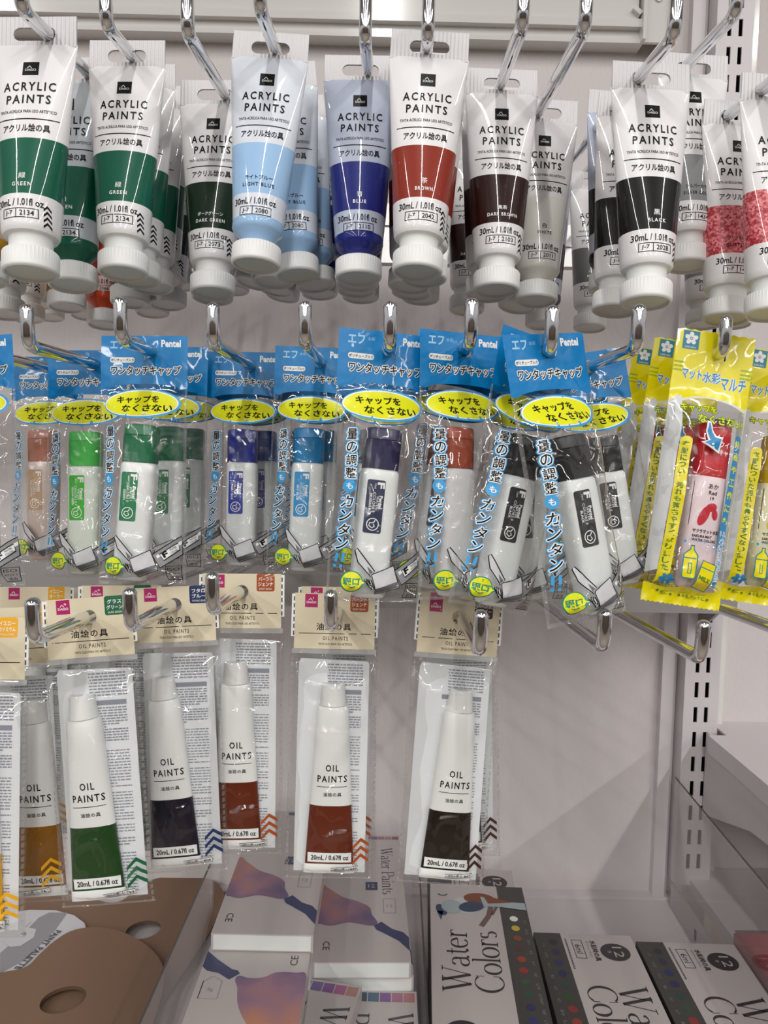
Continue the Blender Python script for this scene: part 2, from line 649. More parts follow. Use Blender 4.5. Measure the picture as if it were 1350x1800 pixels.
RR = 0.00265
class Peg:
    def __init__(s, u, v, vp, d=0.285, up=0.0155, label='', grp='', stub=0):
        s.a = P(u, v, d)
        s.dir = (ray(*vp)).normalized()
        tt = (BY-s.a.y)/s.dir.y
        s.b = s.a+s.dir*tt
        mb = MB(1.0)
        pts = []; rad = []
        top = s.a+Vector((0, -0.001, up))
        bend = 0.0055
        # rounded tip
        for k in range(5):
            a_ = math.pi/2*k/4
            pts.append(top+Vector((0, 0, RR*0.9*math.cos(a_)))); rad.append(max(RR*math.sin(a_), 0.0002))
        upv = (top-s.a).normalized()
        p0 = s.a+upv*bend
        p2 = s.a+s.dir*bend
        for k in range(9):
            q = k/8
            pts.append(p0*(1-q)**2+s.a*2*q*(1-q)+p2*q*q); rad.append(RR)
        pts.append(s.b); rad.append(RR)
        mb.tube(pts, rad, M_chrome, 20)
        t = thing('display_peg', label, 'peg', grp, Matrix.Identity(4))
        link('rod', mb.mesh('rod'), t)
        mb = MB(1.0)
        mb.box(s.b.x-0.009, s.b.x+0.009, BY-0.0025, BY, s.b.z-0.012, s.b.z+0.006, M_steel)
        link('mounting_plate', mb.mesh('mounting_plate'), t)
    def at(s, d):
        """point on the rod's axis at camera depth d"""
        f = ray(675, 900)
        f = f.normalized()
        t = (d-(s.a-CAM).dot(f))/s.dir.dot(f)
        return s.a+s.dir*t

def snap(M, pegs, x0=0.0, half=0.0045, drop=0.0):
    """slide a hanging thing in its own plane so that the nearest rod passes through its hole"""
    Mi = M.inverted()
    best = None
    for p in pegs:
        a_ = Mi @ p.a; d_ = Mi.to_3x3() @ p.dir
        if abs(d_.y) < 1e-6:
            continue
        t_ = -a_.y/d_.y
        if t_ < 0:
            continue
        q = a_+d_*t_
        dx = q.x-x0
        k = math.hypot(dx, q.z)
        if best is None or k < best[0]:
            best = (k, dx, q.z)
    if best is None or best[0] > 0.014:
        return M
    _, dx, dz = best
    sx = dx-math.copysign(half, dx) if abs(dx) > half else 0.0
    return M @ Matrix.Translation((sx, 0, dz-drop))

VT, VM, VB = (695, 655), (690, 785), (690, 860)
tp = []
for dd, (u, v, what) in zip((.281,.304,.300,.296,.317,.312,.292,.291,.2825,.311,.288), ((38, 15, 'leftmost peg of the top row, holding a large green tube'),
                   (187, 45, 'top row peg holding a file of green acrylic tubes'),
                   (330, 60, 'top row peg holding the dark green tubes'),
                   (457, 15, 'top row peg holding the light blue tubes'),
                   (642, 70, 'top row peg holding the deep blue tubes'),
                   (752, 66, 'top row peg holding the reddish brown tubes'),
                   (918, 45, 'top row peg holding the dark brown tubes'),
                   (1028, 50, 'top row peg holding the white paint tubes'),
                   (1185, 63, 'top row peg holding the black paint tubes'),
                   (1293, 25, 'top row peg holding the silver paint tube'),
                   (1420, 95, 'top row peg at right edge holding the glitter red tubes'))):
    tp.append(Peg(u, v, VT, dd, label='chrome '+what, grp='chrome display pegs'))
mp = []
for dd, (u, v, what) in zip((.298,.300,.298,.303,.300,.293,.289,.283,.285,.331,.331), ((-120, 600, 'middle row peg at left edge, only its rod showing'),
                   (50, 608, 'leftmost middle row peg with its tip showing, holding yellow green paint'),
                   (213, 596, 'middle row peg through the dark green paint packets'),
                   (375, 604, 'middle row peg through the cobalt blue packet'),
                   (536, 602, 'middle row peg through the sky blue packet'),
                   (685, 604, 'middle row peg through the prussian blue packet'),
                   (827, 600, 'middle row peg through the brown paint packets'),
                   (968, 614, 'middle row peg through the black paint packets'),
                   (1119, 612, 'middle row peg with bare rod beside the yellow packets'),
                   (1272, 620, 'middle row peg through the yellow red-paint packet'),
                   (1450, 640, 'middle row peg beyond the right edge holding yellow packets'))):
    mp.append(Peg(u, v, VM, dd, up=0.0135, label='chrome '+what, grp='chrome display pegs'))
bp = []
for dd, (u, v, what) in zip((.270,.266,.282,.289,.300,.266,.285,.285,.285), ((-110, 1150, 'bottom row peg at left edge behind oil packets'),
                   (60, 1124, 'bottom row peg through the grass green oil packet'),
                   (230, 1102, 'bottom row peg through the navy blue oil packet'),
                   (374, 1073, 'bottom row peg through the upper burnt sienna packet'),
                   (581, 1102, 'bottom row peg through the middle burnt sienna packet'),
                   (843, 1145, 'bottom row peg through the burnt umber packet'),
                   (1060, 1138, 'empty bottom row peg pointing right, left of the two'),
                   (1232, 1158, 'empty bottom row peg in front of the slotted upright'),
                   (1420, 1125, 'bottom row peg whose bare rod leaves at right edge'))):
    bp.append(Peg(u, v, VB, dd, up=0.0125, label='chrome '+what, grp='chrome display pegs'))

# ================================================================ ACRYLIC TUBES
def tube_ab(z):
    t = min(max((-5-z)/76, 0), 1)
    a = 16.8-6.1*t
    t2 = min(max((-5-z)/66, 0), 1)
    b = 0.7+10.0*t2**0.8
    return a, min(b, a)
def tube_surf(x, z):
    a, b = tube_ab(z)
    u = min(abs(x)/a, 0.995)
    return -b*math.sqrt(1-u*u)

_AC = {}
def acrylic_meshes(key, band, upper, variant, jp, en, num, dark_text=False, glitter=False):
    if key in _AC:
        return _AC[key]
    if glitter:
        mband = mat('paint_'+key, band, 0.4, coat=0.6, speck=(1100, 'f08a90', 0.25))
    else:
        mband = mat('paint_'+key, band, 0.4, coat=0.6, spec=0.2, bump=('noise', 70, 0.12, 0.002))
    mup = M_white if upper is None else mat('tube_'+upper, upper, 0.4, coat=0.7, bump=('noise', 70, 0.12, 0.002))
    mb = MB()
    lv = []
    for z in (-4.6, -6, -8, -11, -15, -20, -26, -33, -40, -46.3):
        a, b = tube_ab(z); lv.append((z, a, b, 2, mup))
    lv[-1] = lv[-1][:4]+(mband,)
    for z in (-52, -58, -64, -69.5):
        a, b = tube_ab(z); lv.append((z, a, b, 2, mband))
    lv[-1] = lv[-1][:4]+(mup,)
    if variant == 'A':
        for z in (-73, -77, -80.2):
            a, b = tube_ab(z); lv.append((z, a, b, 2, mup))
        lv += [(-81.8, 10.5, 10.5, 2, M_cap), (-82.9, 9.9, 9.9, 2, M_cap), (-83.4, 8.3, 8.3, 2, M_cap), (-84, 8.0, 8.0, 2, M_cap), (-89.5, 8.0, 8.0, 2, M_cap)]
    else:
        for z in (-75, -79.0):
            a, b = tube_ab(z); lv.append((z, a, b, 2, mup))
        lv[-1] = lv[-1][:4]+(mband,)
        lv += [(-81.5, 10.9, 10.9, 2, mband), (-83.0, 10.2, 10.2, 2, mband), (-87.0, 5.8, 5.8, 2, M_cap), (-87.6, 5.4, 5.4, 2, M_cap), (-89.5, 5.4, 5.4, 2, M_cap)]
    mb.rings(lv, 56)
    a = Art()
    dt = M_black if dark_text else M_pw
    a.rect(-3.1, -18.9, 3.1, -13.0, M_black, 2)
    a.text('DAISO', 0, -16.6, 1.0, M_pw, 4.2, 3, off=0.01)
    a.stroke([(-1.3, -15.8), (-0.5, -14.8), (0.3, -15.8)], 0.3, M_pw, 3)
    a.text('ACRYLIC', 0, -24.0, 3.6, M_black, 19.8, 2, space=1.35, off=0.022)
    a.text('PAINTS', 0, -29.6, 3.6, M_black, 16.8, 2, space=1.35, off=0.022)
    a.text('TINTA ACRÍLICA PARA USO ARTÍSTICO', 0, -34.8, 1.6, M_black, 21.5, 2, off=0.01)
    a.rect(-11.8, -38.5, 11.8, -38.05, M_black, 2)
    a.text('アクリル絵の具', 0, -42.1, 3.2, M_black, 17.8, 2, off=0.018)
    if len(jp) == 1:
        a.text(jp, 0.4, -62.2, 2.5, dt, None, 2, off=0.006)
    else:
        a.text(jp, 0.4, -62.4, 1.9, dt, min(2.0*len(jp), 11.5), 2, off=0.015)
    a.text(en, 0.4, -65.7, 1.6, dt, min(1.42*len(en), 13), 2, off=0.02, space=1.3)
    a.text('30mL / 1.01fl oz', -0.5, -73.0, 2.7, M_black, 17.0, 2, off=0.018)
    a.frame(-6.6, -79.0, 6.6, -75.3, 0.28, M_black, 2)
    a.rect(-1.3, -78.8, -1.02, -75.5, M_black, 2)
    a.text('J-7', -4.0, -77.15, 1.95, M_black, 2.9, 2, off=0.015)
    a.text(num, 2.7, -77.15, 1.95, M_black, 5.0, 2, off=0.015)
    if variant == 'A':
        for k in range(4):
            z = -73.5-k*2.1
            a.poly([(7.9, z-1.0), (8.9, z+0.5), (9.9, z-1.0), (9.9, z-2.0), (8.9, z-0.5), (7.9, z-2.0)], M_black, 2)
    a.lay(mb, tube_surf, T=2.4)
    body = mb.mesh('body_'+key)
    # neck is part of the body; the cap is its own mesh
    if 'cap' not in _AC:
        cb = MB()
        cb.rings([(-88.4, 9.2, 9.2, 2, M_cap), (-88.8, 10.0, 10.0, 2, M_cap, 0, 0, 0.22), (-89.4, 10.4, 10.4, 2, M_cap, 0, 0, 0.28),
                  (-95.2, 10.4, 10.4, 2, M_cap, 0, 0, 0.28), (-95.8, 10.4, 10.4, 2, M_cap), (-96.5, 10.1, 10.1, 2, M_cap), (-96.9, 9.5, 9.5, 2, M_cap),
                  (-96.8, 9.0, 9.0, 2, M_cap), (-95.8, 8.6, 8.6, 2, M_cap), (-95.6, 2, 2, 2, M_cap)], 96)
        _AC['cap'] = cb.mesh('cap')
        # tab with a slot
        sl = []
        for k in range(9):
            t_ = -math.pi/2+math.pi*k/8
            sl.append((5.6+2.75*math.cos(t_), 2.75*math.sin(t_)))
        for k in range(9):
            t_ = math.pi/2+math.pi*k/8
            sl.append((-5.6+2.75*math.cos(t_), 2.75*math.sin(t_)))
        _AC['tab'] = flat_solid([(-16.4, -5.4), (16.4, -5.4), (16.3, 7.2), (-16.3, 7.2)], [sl], 0.9, M_tab, 'hang_tab')
        _AC['tab'].transform(Matrix.Rotation(math.pi/2, 4, 'X'))
    _AC[key] = (body,)
    return _AC[key]

COLS = {
    'green': ('0a5a44', None, 'A', '緑', 'GREEN', '2134'),
    'greenB': ('0a5a44', 'c3c8cf', 'B', '緑', 'GREEN', '2134'),
    'darkgreen': ('102814', None, 'A', 'ダークグリーン', 'DARK GREEN', '2073'),
    'lightblue': ('9cc0e4', 'd9dfe8', 'B', 'ライトブルー', 'LIGHT BLUE', '2080'),
    'blue': ('1b2474', 'b4bccf', 'B', '青', 'BLUE', '2110'),
    'brown': ('8a2c1c', None, 'A', '茶', 'BROWN', '2042'),
    'darkbrown': ('2a100b', None, 'A', '焦茶', 'DARK BROWN', '2103'),
    'white': ('d4d2ca', 'd8d4d4', 'B', '白', 'WHITE', '2011'),
    'black': ('0b0a0a', None, 'A', '黒', 'BLACK', '2028'),
    'blackB': ('0b0a0a', 'b4bccf', 'B', '黒', 'BLACK', '2028'),
    'silver': ('8e9092', None, 'A', 'シルバーカラー', 'SILVER COLOR', '1434'),
    'greyA': ('6f6e6e', None, 'A', 'メタリック', 'METALLIC', '1441'),
    'glitter': ('a4202e', None, 'A', 'グリッターレッド', 'GLITTER RED', '1473'),
    'yellowB': ('c89416', 'd8bdb0', 'B', '黄', 'YELLOW', '2127'),
    'orangeB': ('c44218', 'dcb6b0', 'B', '橙', 'ORANGE', '2066'),
    'redB': ('7a1a28', 'd0b0b0', 'B', '赤', 'RED', '2004'),
}
DT = {'lightblue', 'white', 'silver', 'glitter', 'yellowB'}
def acrylic(key, slot, cap, d, label, peg=None, lean=4.0, yaw=0.0):
    c = COLS[key]
    body, = acrylic_meshes(key, *c, dark_text=key in DT, glitter=key == 'glitter')
    H = peg.at(d)-Vector((0, 0, 0.0001)) if slot is None else P(slot[0], slot[1], d)
    B = P(cap[0], cap[1], d-0.089*math.sin(math.radians(lean)))
    M = snap(hang(H, B, math.radians(yaw)), tp, 0, 0.0085)
    t = thing('acrylic_paint_tube', label, 'paint tube', 'acrylic paint tubes on the top row pegs', M)
    link('body', body, t)
    link('hang_tab', _AC['tab'], t)
    link('cap', _AC['cap'], t)
    return t

A_ = acrylic
# (paint, slot centre, cap centre, depth, label)
A_('green', (62, 51), (55, 430), 0.303, 'large green acrylic tube at top left corner, nearest in the top row')
A_('greenB', (110, 128), (116, 474), 0.342, 'green acrylic tube with green shoulder half behind the corner green tube')
A_('green', (224, 99), (217, 464), 0.334, 'front green acrylic tube of the file of green tubes with fully readable print')
A_('green', (247, 133), (242, 484), 0.360, 'green acrylic tube second in the file, right behind the front one')
A_('green', (262, 160), (263, 503), 0.388, 'green acrylic tube third in the file of green tubes')
A_('green', (280, 186), (283, 512), 0.414, 'green acrylic tube fourth in the file of green tubes')
A_('darkgreen', (296, 210), (295, 528), 0.440, 'dark green acrylic tube fifth in the file behind the green tubes')
A_('darkgreen', (310, 230), (314, 540), 0.468, 'dark green acrylic tube last in the file behind the green tubes')
A_('darkgreen', (378, 170), (374, 507), 0.366, 'front dark green acrylic tube with white cap between green and light blue')
A_('darkgreen', (392, 190), (373, 533), 0.396, 'dark green acrylic tube hidden behind the front dark green one, cap showing below')
A_('darkgreen', (420, 250), (407, 556), 0.490, 'dark green acrylic tube far back, shaded cap low beside a hook tip')
A_('lightblue', (475, 98), (450, 457), 0.333, 'front light blue acrylic tube with pale blue shoulder')
A_('lightblue', (496, 140), (522, 474), 0.366, 'light blue acrylic tube swung right behind the front light blue one')
A_('lightblue', (518, 196), (556, 503), 0.412, 'light blue acrylic tube third back, edge seen left of the deep blue tube')
A_('lightblue', (492, 165), (480, 503), 0.392, 'light blue acrylic tube whose cap shows between the two front light blue caps')
A_('lightblue', (505, 185), (446, 505), 0.418, 'light blue acrylic tube whose cap shows beside the front dark green cap')
A_('blue', (530, 230), (481, 537), 0.440, 'blue acrylic tube far behind the light blue ones with dim cap')
A_('blue', (545, 250), (490, 556), 0.480, 'blue acrylic tube farthest back behind the light blue file')
A_('blue', (560, 225), (562, 540), 0.450, 'blue acrylic tube in shade left of the front deep blue tube')
A_('blue', (634, 124), (630, 505), 0.350, 'front deep blue acrylic tube with blue shoulder and grey blue top')
A_('blue', (637, 148), (627, 527), 0.375, 'deep blue acrylic tube second behind, cap rim below the front cap')
A_('blue', (640, 175), (625, 544), 0.405, 'deep blue acrylic tube third behind the front deep blue one')
A_('blue', (642, 200), (633, 558), 0.440, 'deep blue acrylic tube fourth behind, cap lowest of that file')
A_('brown', (755, 88), (734, 470), 0.322, 'front reddish brown acrylic tube tilted, nearest in the middle of the row')
A_('brown', (757, 104), (744, 494), 0.344, 'reddish brown acrylic tube second, edge showing right of the front one')
A_('brown', (746, 140), (719, 513), 0.374, 'reddish brown acrylic tube third, edge showing left of the front one')
A_('darkbrown', (752, 170), (722, 533), 0.405, 'dark brown acrylic tube fourth behind the reddish brown file')
A_('darkbrown', (757, 195), (738, 543), 0.432, 'dark brown acrylic tube fifth behind the reddish brown file')
A_('darkbrown', (760, 220), (733, 558), 0.460, 'dark brown acrylic tube last behind the reddish brown file')
A_('darkbrown', (882, 140), (873, 488), 0.352, 'front dark brown acrylic tube with fully readable dark brown print')
A_('darkbrown', (872, 155), (857, 506), 0.374, 'dark brown acrylic tube just behind the front dark brown one, offset left')
A_('darkbrown', (836, 270), (820, 544), 0.465, 'dark brown acrylic tube far back between reddish brown and dark brown fronts')
A_('white', (958, 200), (943, 518), 0.386, 'front white paint acrylic tube with cream body and print WHITE')
A_('white', (962, 225), (917, 532), 0.420, 'white paint acrylic tube second, cap left below the front white cap')
A_('white', (950, 245), (902, 548), 0.455, 'white paint acrylic tube third, cap lowest left')
A_('white', (940, 262), (932, 556), 0.485, 'white paint acrylic tube fourth, dim cap low behind')
A_('blackB', (958, 330), (952, 588), 0.480, 'black acrylic tube with black shoulder in shade right behind the white tube')
A_('greyA', (1046, 322), (1037, 571), 0.500, 'grey metallic acrylic tube hanging alone far back left of the black tubes')
A_('black', (1144, 130), (1136, 488), 0.324, 'front black acrylic tube with fully readable print')
A_('black', (1117, 160), (1086, 508), 0.360, 'black acrylic tube second, left of the front black one')
A_('blackB', (1090, 186), (1070, 532), 0.392, 'black acrylic tube third with black shoulder, leftmost of the black ones')
A_('black', (1140, 215), (1128, 535), 0.420, 'black acrylic tube whose cap shows below the front black cap')
A_('silver', (1218, 143), (1207, 483), 0.366, 'silver acrylic tube between the front black and the glitter red tubes')
A_('glitter', (1299, 190), (1279, 515), 0.358, 'glitter red acrylic tube with print half hidden by the one at the edge')
A_('silver', (1245, 300), (1237, 560), 0.470, 'silver acrylic tube far back whose lower end shows above the yellow packets')
A_('silver', (1300, 305), (1290, 565), 0.480, 'silver acrylic tube far back directly behind the right hook tip')
A_('glitter', (1372, 117), (1358, 484), 0.326, 'glitter red acrylic tube cut by the right edge of the photo')
A_('glitter', (1366, 160), (1340, 527), 0.370, 'glitter red acrylic tube behind, cap showing at right edge')
A_('glitter', (1355, 250), (1330, 560), 0.430, 'glitter red acrylic tube deep behind, cap low at right edge')
# warm coloured tubes far back at the left
A_('yellowB', (-28, 130), (-30, 500), 0.350, 'yellow acrylic tube at the left edge behind the corner green tube')
A_('silver', (10, 250), (8, 522), 0.420, 'silver acrylic tube with striped lower end at left edge below')
A_('silver', (48, 300), (48, 546), 0.490, 'silver acrylic tube low behind the corner tubes')
A_('yellowB', (70, 290), (64, 548), 0.520, 'yellow acrylic tube far back left of the two yellow ones')
A_('redB', (92, 330), (86, 575), 0.560, 'dark red acrylic tube far back, only its end showing')
A_('yellowB', (122, 250), (117, 562), 0.440, 'yellow acrylic tube whose printed lower end shows under the green caps')
A_('yellowB', (158, 300), (152, 578), 0.500, 'yellow acrylic tube behind the printed yellow one')
A_('orangeB', (192, 300), (184, 573), 0.470, 'orange acrylic tube between the two front green tubes')
A_('greenB', (232, 215), (227, 532), 0.425, 'green acrylic tube with green shoulder low behind the front green cap')
A_('greenB', (270, 290), (268, 562), 0.490, 'green acrylic tube farthest back, pale cap low behind a hook tip')

# ================================================================ WATER COLOUR PACKETS (blue header)
M_pblue = mat('header_blue', '0579ba', 0.3, spec=0.3, coat=0.25, bump=('noise', 60, 0.5, 0.002))
M_pyel = mat('print_yellow', 'dfe018', 0.35)
M_pgrn = mat('print_teal', '14836c', 0.4)
M_pcy = mat('print_sky', '2f9ad6', 0.4)
M_pgl = mat('print_pale_blue', '9cc8e4', 0.4)
M_g1 = mat('print_light_grey', 'c6c6c8', 0.4)
M_g2 = mat('print_mid_grey', '8c8c90', 0.4)
M_g3 = mat('print_deep_grey', '606064', 0.4)

def ridged(x, z, seed, f):
    n1 = noise.noise(Vector((x*f, z*f*0.7, seed)))
    return (1-min(abs(n1)*2.4, 1))**4
def make_film_surf(W, z0, z1, zr0, zr1, amp, seed, wr=0.8, x0=0.0):
    def S(x, z, side=1):
        u = min(abs(x)/W, 1)
        g = min(max((z0-z)/zr0, 0), 1); g = g*g*(3-2*g)
        h = min(max((z-z1)/zr1, 0), 1); h = h*h*(3-2*h)
        e_ = amp*((1-u*u)**0.75)*g*h
        wv = 0.35*noise.noise(Vector((x*0.05, z*0.05, seed+9)))
        k = ridged(x, z, seed, 0.07)*0.8+ridged(x, z, seed+5, 0.16)*0.45
        e_ += wr*k*(0.25+0.75*g*h)*(1-u**4)
        return -(e_)*side+wv*2
    return S

def grid_surf(S, xa, xb, za_, zb_, nx, nz):
    Hs = [[S(xa+(xb-xa)*i/nx, zb_+(za_-zb_)*j/nz, 1) for i in range(nx+1)] for j in range(nz+1)]
    def G_(x, z, side=1):
        if side != 1:
            return S(x, z, side)
        p = min(max((x-xa)/(xb-xa)*nx, 0), nx-1e-6)
        q = min(max((z-zb_)/(za_-zb_)*nz, 0), nz-1e-6)
        i, j = int(p), int(q)
        p -= i; q -= j
        return (Hs[j][i]*(1-p)+Hs[j][i+1]*p)*(1-q)+(Hs[j+1][i]*(1-p)+Hs[j+1][i+1]*p)*q-0.03
    return G_

def grid_film(S, xa, xb, za_, zb_, nx, nz, side, edge=None, material=None, name='film'):
    mb = MB()
    vs = []; fs = []
    for j in range(nz+1):
        z = zb_+(za_-zb_)*j/nz
        for i in range(nx+1):
            x = xa+(xb-xa)*i/nx
            vs.append((x, S(x, z, side)+(0.03 if side == 1 else 0), z))
    for j in range(nz):
        for i in range(nx):
            a = j*(nx+1)+i
            fs.append((a, a+1, a+nx+2, a+nx+1))
    mb.add(vs, fs, material or M_film)
    return mb

def header_mesh(mb, S, outline, hc, hr, material, off=0.1, rings=7):
    """sheet between a round hole and an outline, following the surface"""
    pts = []
    for i in range(len(outline)):
        a = Vector(outline[i]); b = Vector(outline[(i+1) % len(outline)])
        n = max(1, int((b-a).length/2.2))
        for k in range(n):
            pts.append(a.lerp(b, k/n))
    vs = []; fs = []
    n = len(pts)
    for r in range(rings+1):
        q = r/rings
        for p in pts:
            dv = p-Vector(hc)
            c = Vector(hc)+dv.normalized()*hr
            v = c.lerp(p, q**1.2)
            vs.append((v.x, S(v.x, v.y)-off, v.y))
    for r in range(rings):
        for i in range(n):
            i2 = (i+1) % n
            fs.append((r*n+i, r*n+i2, (r+1)*n+i2, (r+1)*n+i))
    mb.add(vs, fs, material)

_PT = {}
def pentel_packet_meshes(v):
    if v in _PT:
        return _PT[v]
    seed = 3.7*v+1.3
    S = make_film_surf(18.8, -17, -101, 16, 6, 8.8, seed, 1.0)
    W = 18.8
    S = grid_surf(S, -W, W, 6.8, -101.5, 54, 154)
    out = {}
    mb = grid_film(S, -W, W, -12.0, -101.5, 54, 128, 1)
    # edge seams
    for sx in (-1, 1):
        vs = []; fs = []
        for j in range(61):
            z = -16-85.5*j/60
            for dx in (0, 0.9):
                x = sx*(W-dx)
                vs.append((x, S(x, z)-0.05, z))
        fs = [(2*j, 2*j+1, 2*j+3, 2*j+2) for j in range(60)]
        mb.add(vs, fs, M_seam)
    vs = []
    for i in range(31):
        x = -W+2*W*i/30
        for z in (-101.5, -99.9):
            vs.append((x, S(x, z)-0.05, z))
    mb.add(vs, [(2*i, 2*i+1, 2*i+3, 2*i+2) for i in range(30)], M_seam)
    # back sheet belongs to the same bag
    mb2 = grid_film(S, -W, W, -16, -101.5, 16, 40, -0.45)
    o = len(mb.v)
    mb.v += mb2.v
    mb.f += [[i+o for i in f] for f in mb2.f]
    mb.mi += [0]*len(mb2.f); mb.sm += [True]*len(mb2.f)
    out['bag'] = mb.mesh('bag')
    # printed header
    mb = MB()
    arch = [(-W, -16.5), (-W, 6.6), (W, 6.6), (W, -16.5)]
    for k in range(13):
        a = math.radians(180*k/12)
        arch.append((15.6*math.cos(a), -16.9+2.4*math.sin(a)))
    header_mesh(mb, S, arch, (2.0, 0), 3.1, M_pblue)
    a = Art()
    a.text('エフ', -11.6, 2.6, 3.4, M_pgl, 6.6, 3, off=0.03)
    a.text('水彩', -5.6, 3.2, 1.5, M_pgl, None, 3)
    a.text('Pentel', 11.6, 3.2, 2.9, M_pw, 8.2, 3, off=0.035)
    a.rect(-14.8, -5.2, -4.2, -2.9, M_pw, 3, r=1)
    a.text('ポリチューブ入り', -9.5, -4.05, 1.3, M_black, 9.8, 4, off=0.02)
    a.outlined('ワンタッチキャップ', 0.8, -8.6, 3.9, M_black, M_pw, 30, 3, o1=0.02, o2=0.38)
    a.lay(mb, S, T=2.5)
    out['header'] = mb.mesh('header')
    # prints on the clear part
    mb = MB()
    a = Art()
    a.ell(0, -23.6, 16.6, 7.0, M_pcy, 1, 48)
    a.ell(-0.4, -23.5, 15.9, 6.3, M_pw, 2, 48)
    a.ell(-0.4, -23.5, 15.4, 5.8, M_pyel, 3, 48)
    a.text('キャップを', -2.0, -21.6, 3.3, M_black, 18, 4, off=0.03, rot=0.02)
    a.text('なくさない', 2.6, -25.8, 3.3, M_black, 21, 4, off=0.03, rot=0.02)
    zz = -36.0
    for ch in '量の調整':
        a.outlined(ch, -12.4, zz, 4.1, M_black, M_pw, 3.7, 2, o1=0.015, o2=0.36, glow=M_pcy, o3=0.75)
        zz -= 5.1
    a.ell(-12.6, -56.4, 2.3, 2.6, M_pcy, 2)
    a.text('も', -12.6, -56.4, 2.5, M_pw, 2.2, 4, off=0.02)
    zz = -62.4
    for k, ch in enumerate('カンタン'):
        a.outlined(ch, -13.2-k*0.35, zz, 4.2, M_black, M_pw, 3.9, 2, o1=0.015, o2=0.36, glow=M_pcy, o3=0.75, shear=0.15)
        zz -= 5.5
    for dx in (-0.9, 1.3):
        a.stroke([(-14.8+dx, -82.6), (-15.3+dx, -86)], 1.0, M_pcy, 2)
        a.ell(-15.6+dx, -87.6, 0.6, 0.6, M_pcy, 2, 10)
    # drawing of the opened tube
    def ob(pts, m_, l):
        a.poly(pts, m_, l)
        a.stroke(pts, 0.42, M_black, l+1, closed=True)
    ob([(-9.6, -81.2), (-8.7, -80.4), (-1.6, -89.0), (-3.0, -91.2), (-8.2, -85.8)], M_g1, 3)
    a.poly([(-4.6, -87.2), (-3.0, -88.6), (-2.2, -89.4), (-3.4, -90.4)], M_g3, 5)
    ob([(6.4, -88.6), (17.6, -80.6), (18.0, -88.6), (9.8, -94.2)], M_g2, 3)
    a.poly([(8.0, -89.0), (17.6, -82.6), (17.6, -84.2), (8.6, -90.2)], M_pw, 5)
    ob([(-2.8, -90.4), (5.8, -86.6), (8.8, -95.2), (-0.2, -98.2)], M_g1, 6)
    a.poly([(-1.2, -96.0), (7.8, -92.8), (8.4, -94.8), (-0.2, -97.8)], M_g3, 8)
    for k, (p, h) in enumerate(((-3.4, 3.4), (-4.3, 2.6), (-5.1, 1.7))):
        ob([(p+0.6, -92.6+k*0.2), (p-0.4, -92.8+k*0.2), (p+1.0, -92.8-h), (p+2.0, -92.6-h)], M_g1, 5-k)
    ob([(9.4, -88.4), (16.4, -83.6), (17.0, -86.6), (11.2, -91.0)], M_pw, 7)
    a.text('F', 11.6, -88.4, 2.2, M_black, 1.7, 9, off=0.05, rot=0.5)
    a.text('WATER', 14.6, -86.0, 0.8, M_black, 3.0, 9, rot=0.55)
    a.text('COLORS', 15.0, -87.2, 0.8, M_black, 3.2, 9, rot=0.55)
    # yellow speech mark
    a.ell(-10.2, -93.4, 4.2, 4.2, M_pgrn, 3)
    a.poly([(-7.5, -91.8), (-4.2, -93.6), (-7.5, -95.4)], M_pgrn, 3)
    a.ell(-10.2, -93.4, 3.75, 3.75, M_pyel, 4)
    a.poly([(-7.6, -92.4), (-5.2, -93.6), (-7.6, -94.8)], M_pyel, 4)
    a.text('細', -11.9, -93.4, 2.9, M_pgrn, 2.6, 5, off=0.03, rot=math.pi/2)
    a.text('口', -8.7, -93.4, 2.3, M_pgrn, 2.3, 5, off=0.04, rot=0)
    # ISO mark
    for x0, z0, x1, z1 in ((11.6, -99.6, 17.6, -99.35), (11.6, -93.6, 17.6, -93.35), (11.6, -99.6, 11.85, -93.4), (17.4, -99.6, 17.65, -93.4)):
        a.rect(x0, z0, x1, z1, M_black, 2)
    a.text('ISO', 14.6, -94.8, 1.3, M_black, 4.4, 2)
    a.text('8124-3', 14.6, -96.6, 0.8, M_black, 4.2, 2)
    a.text('適合', 14.6, -98.4, 1.4, M_black, 3.6, 2)
    a.lay(mb, S, T=2.2)
    out['print'] = mb.mesh('print')
    _PT[v] = out
    return out

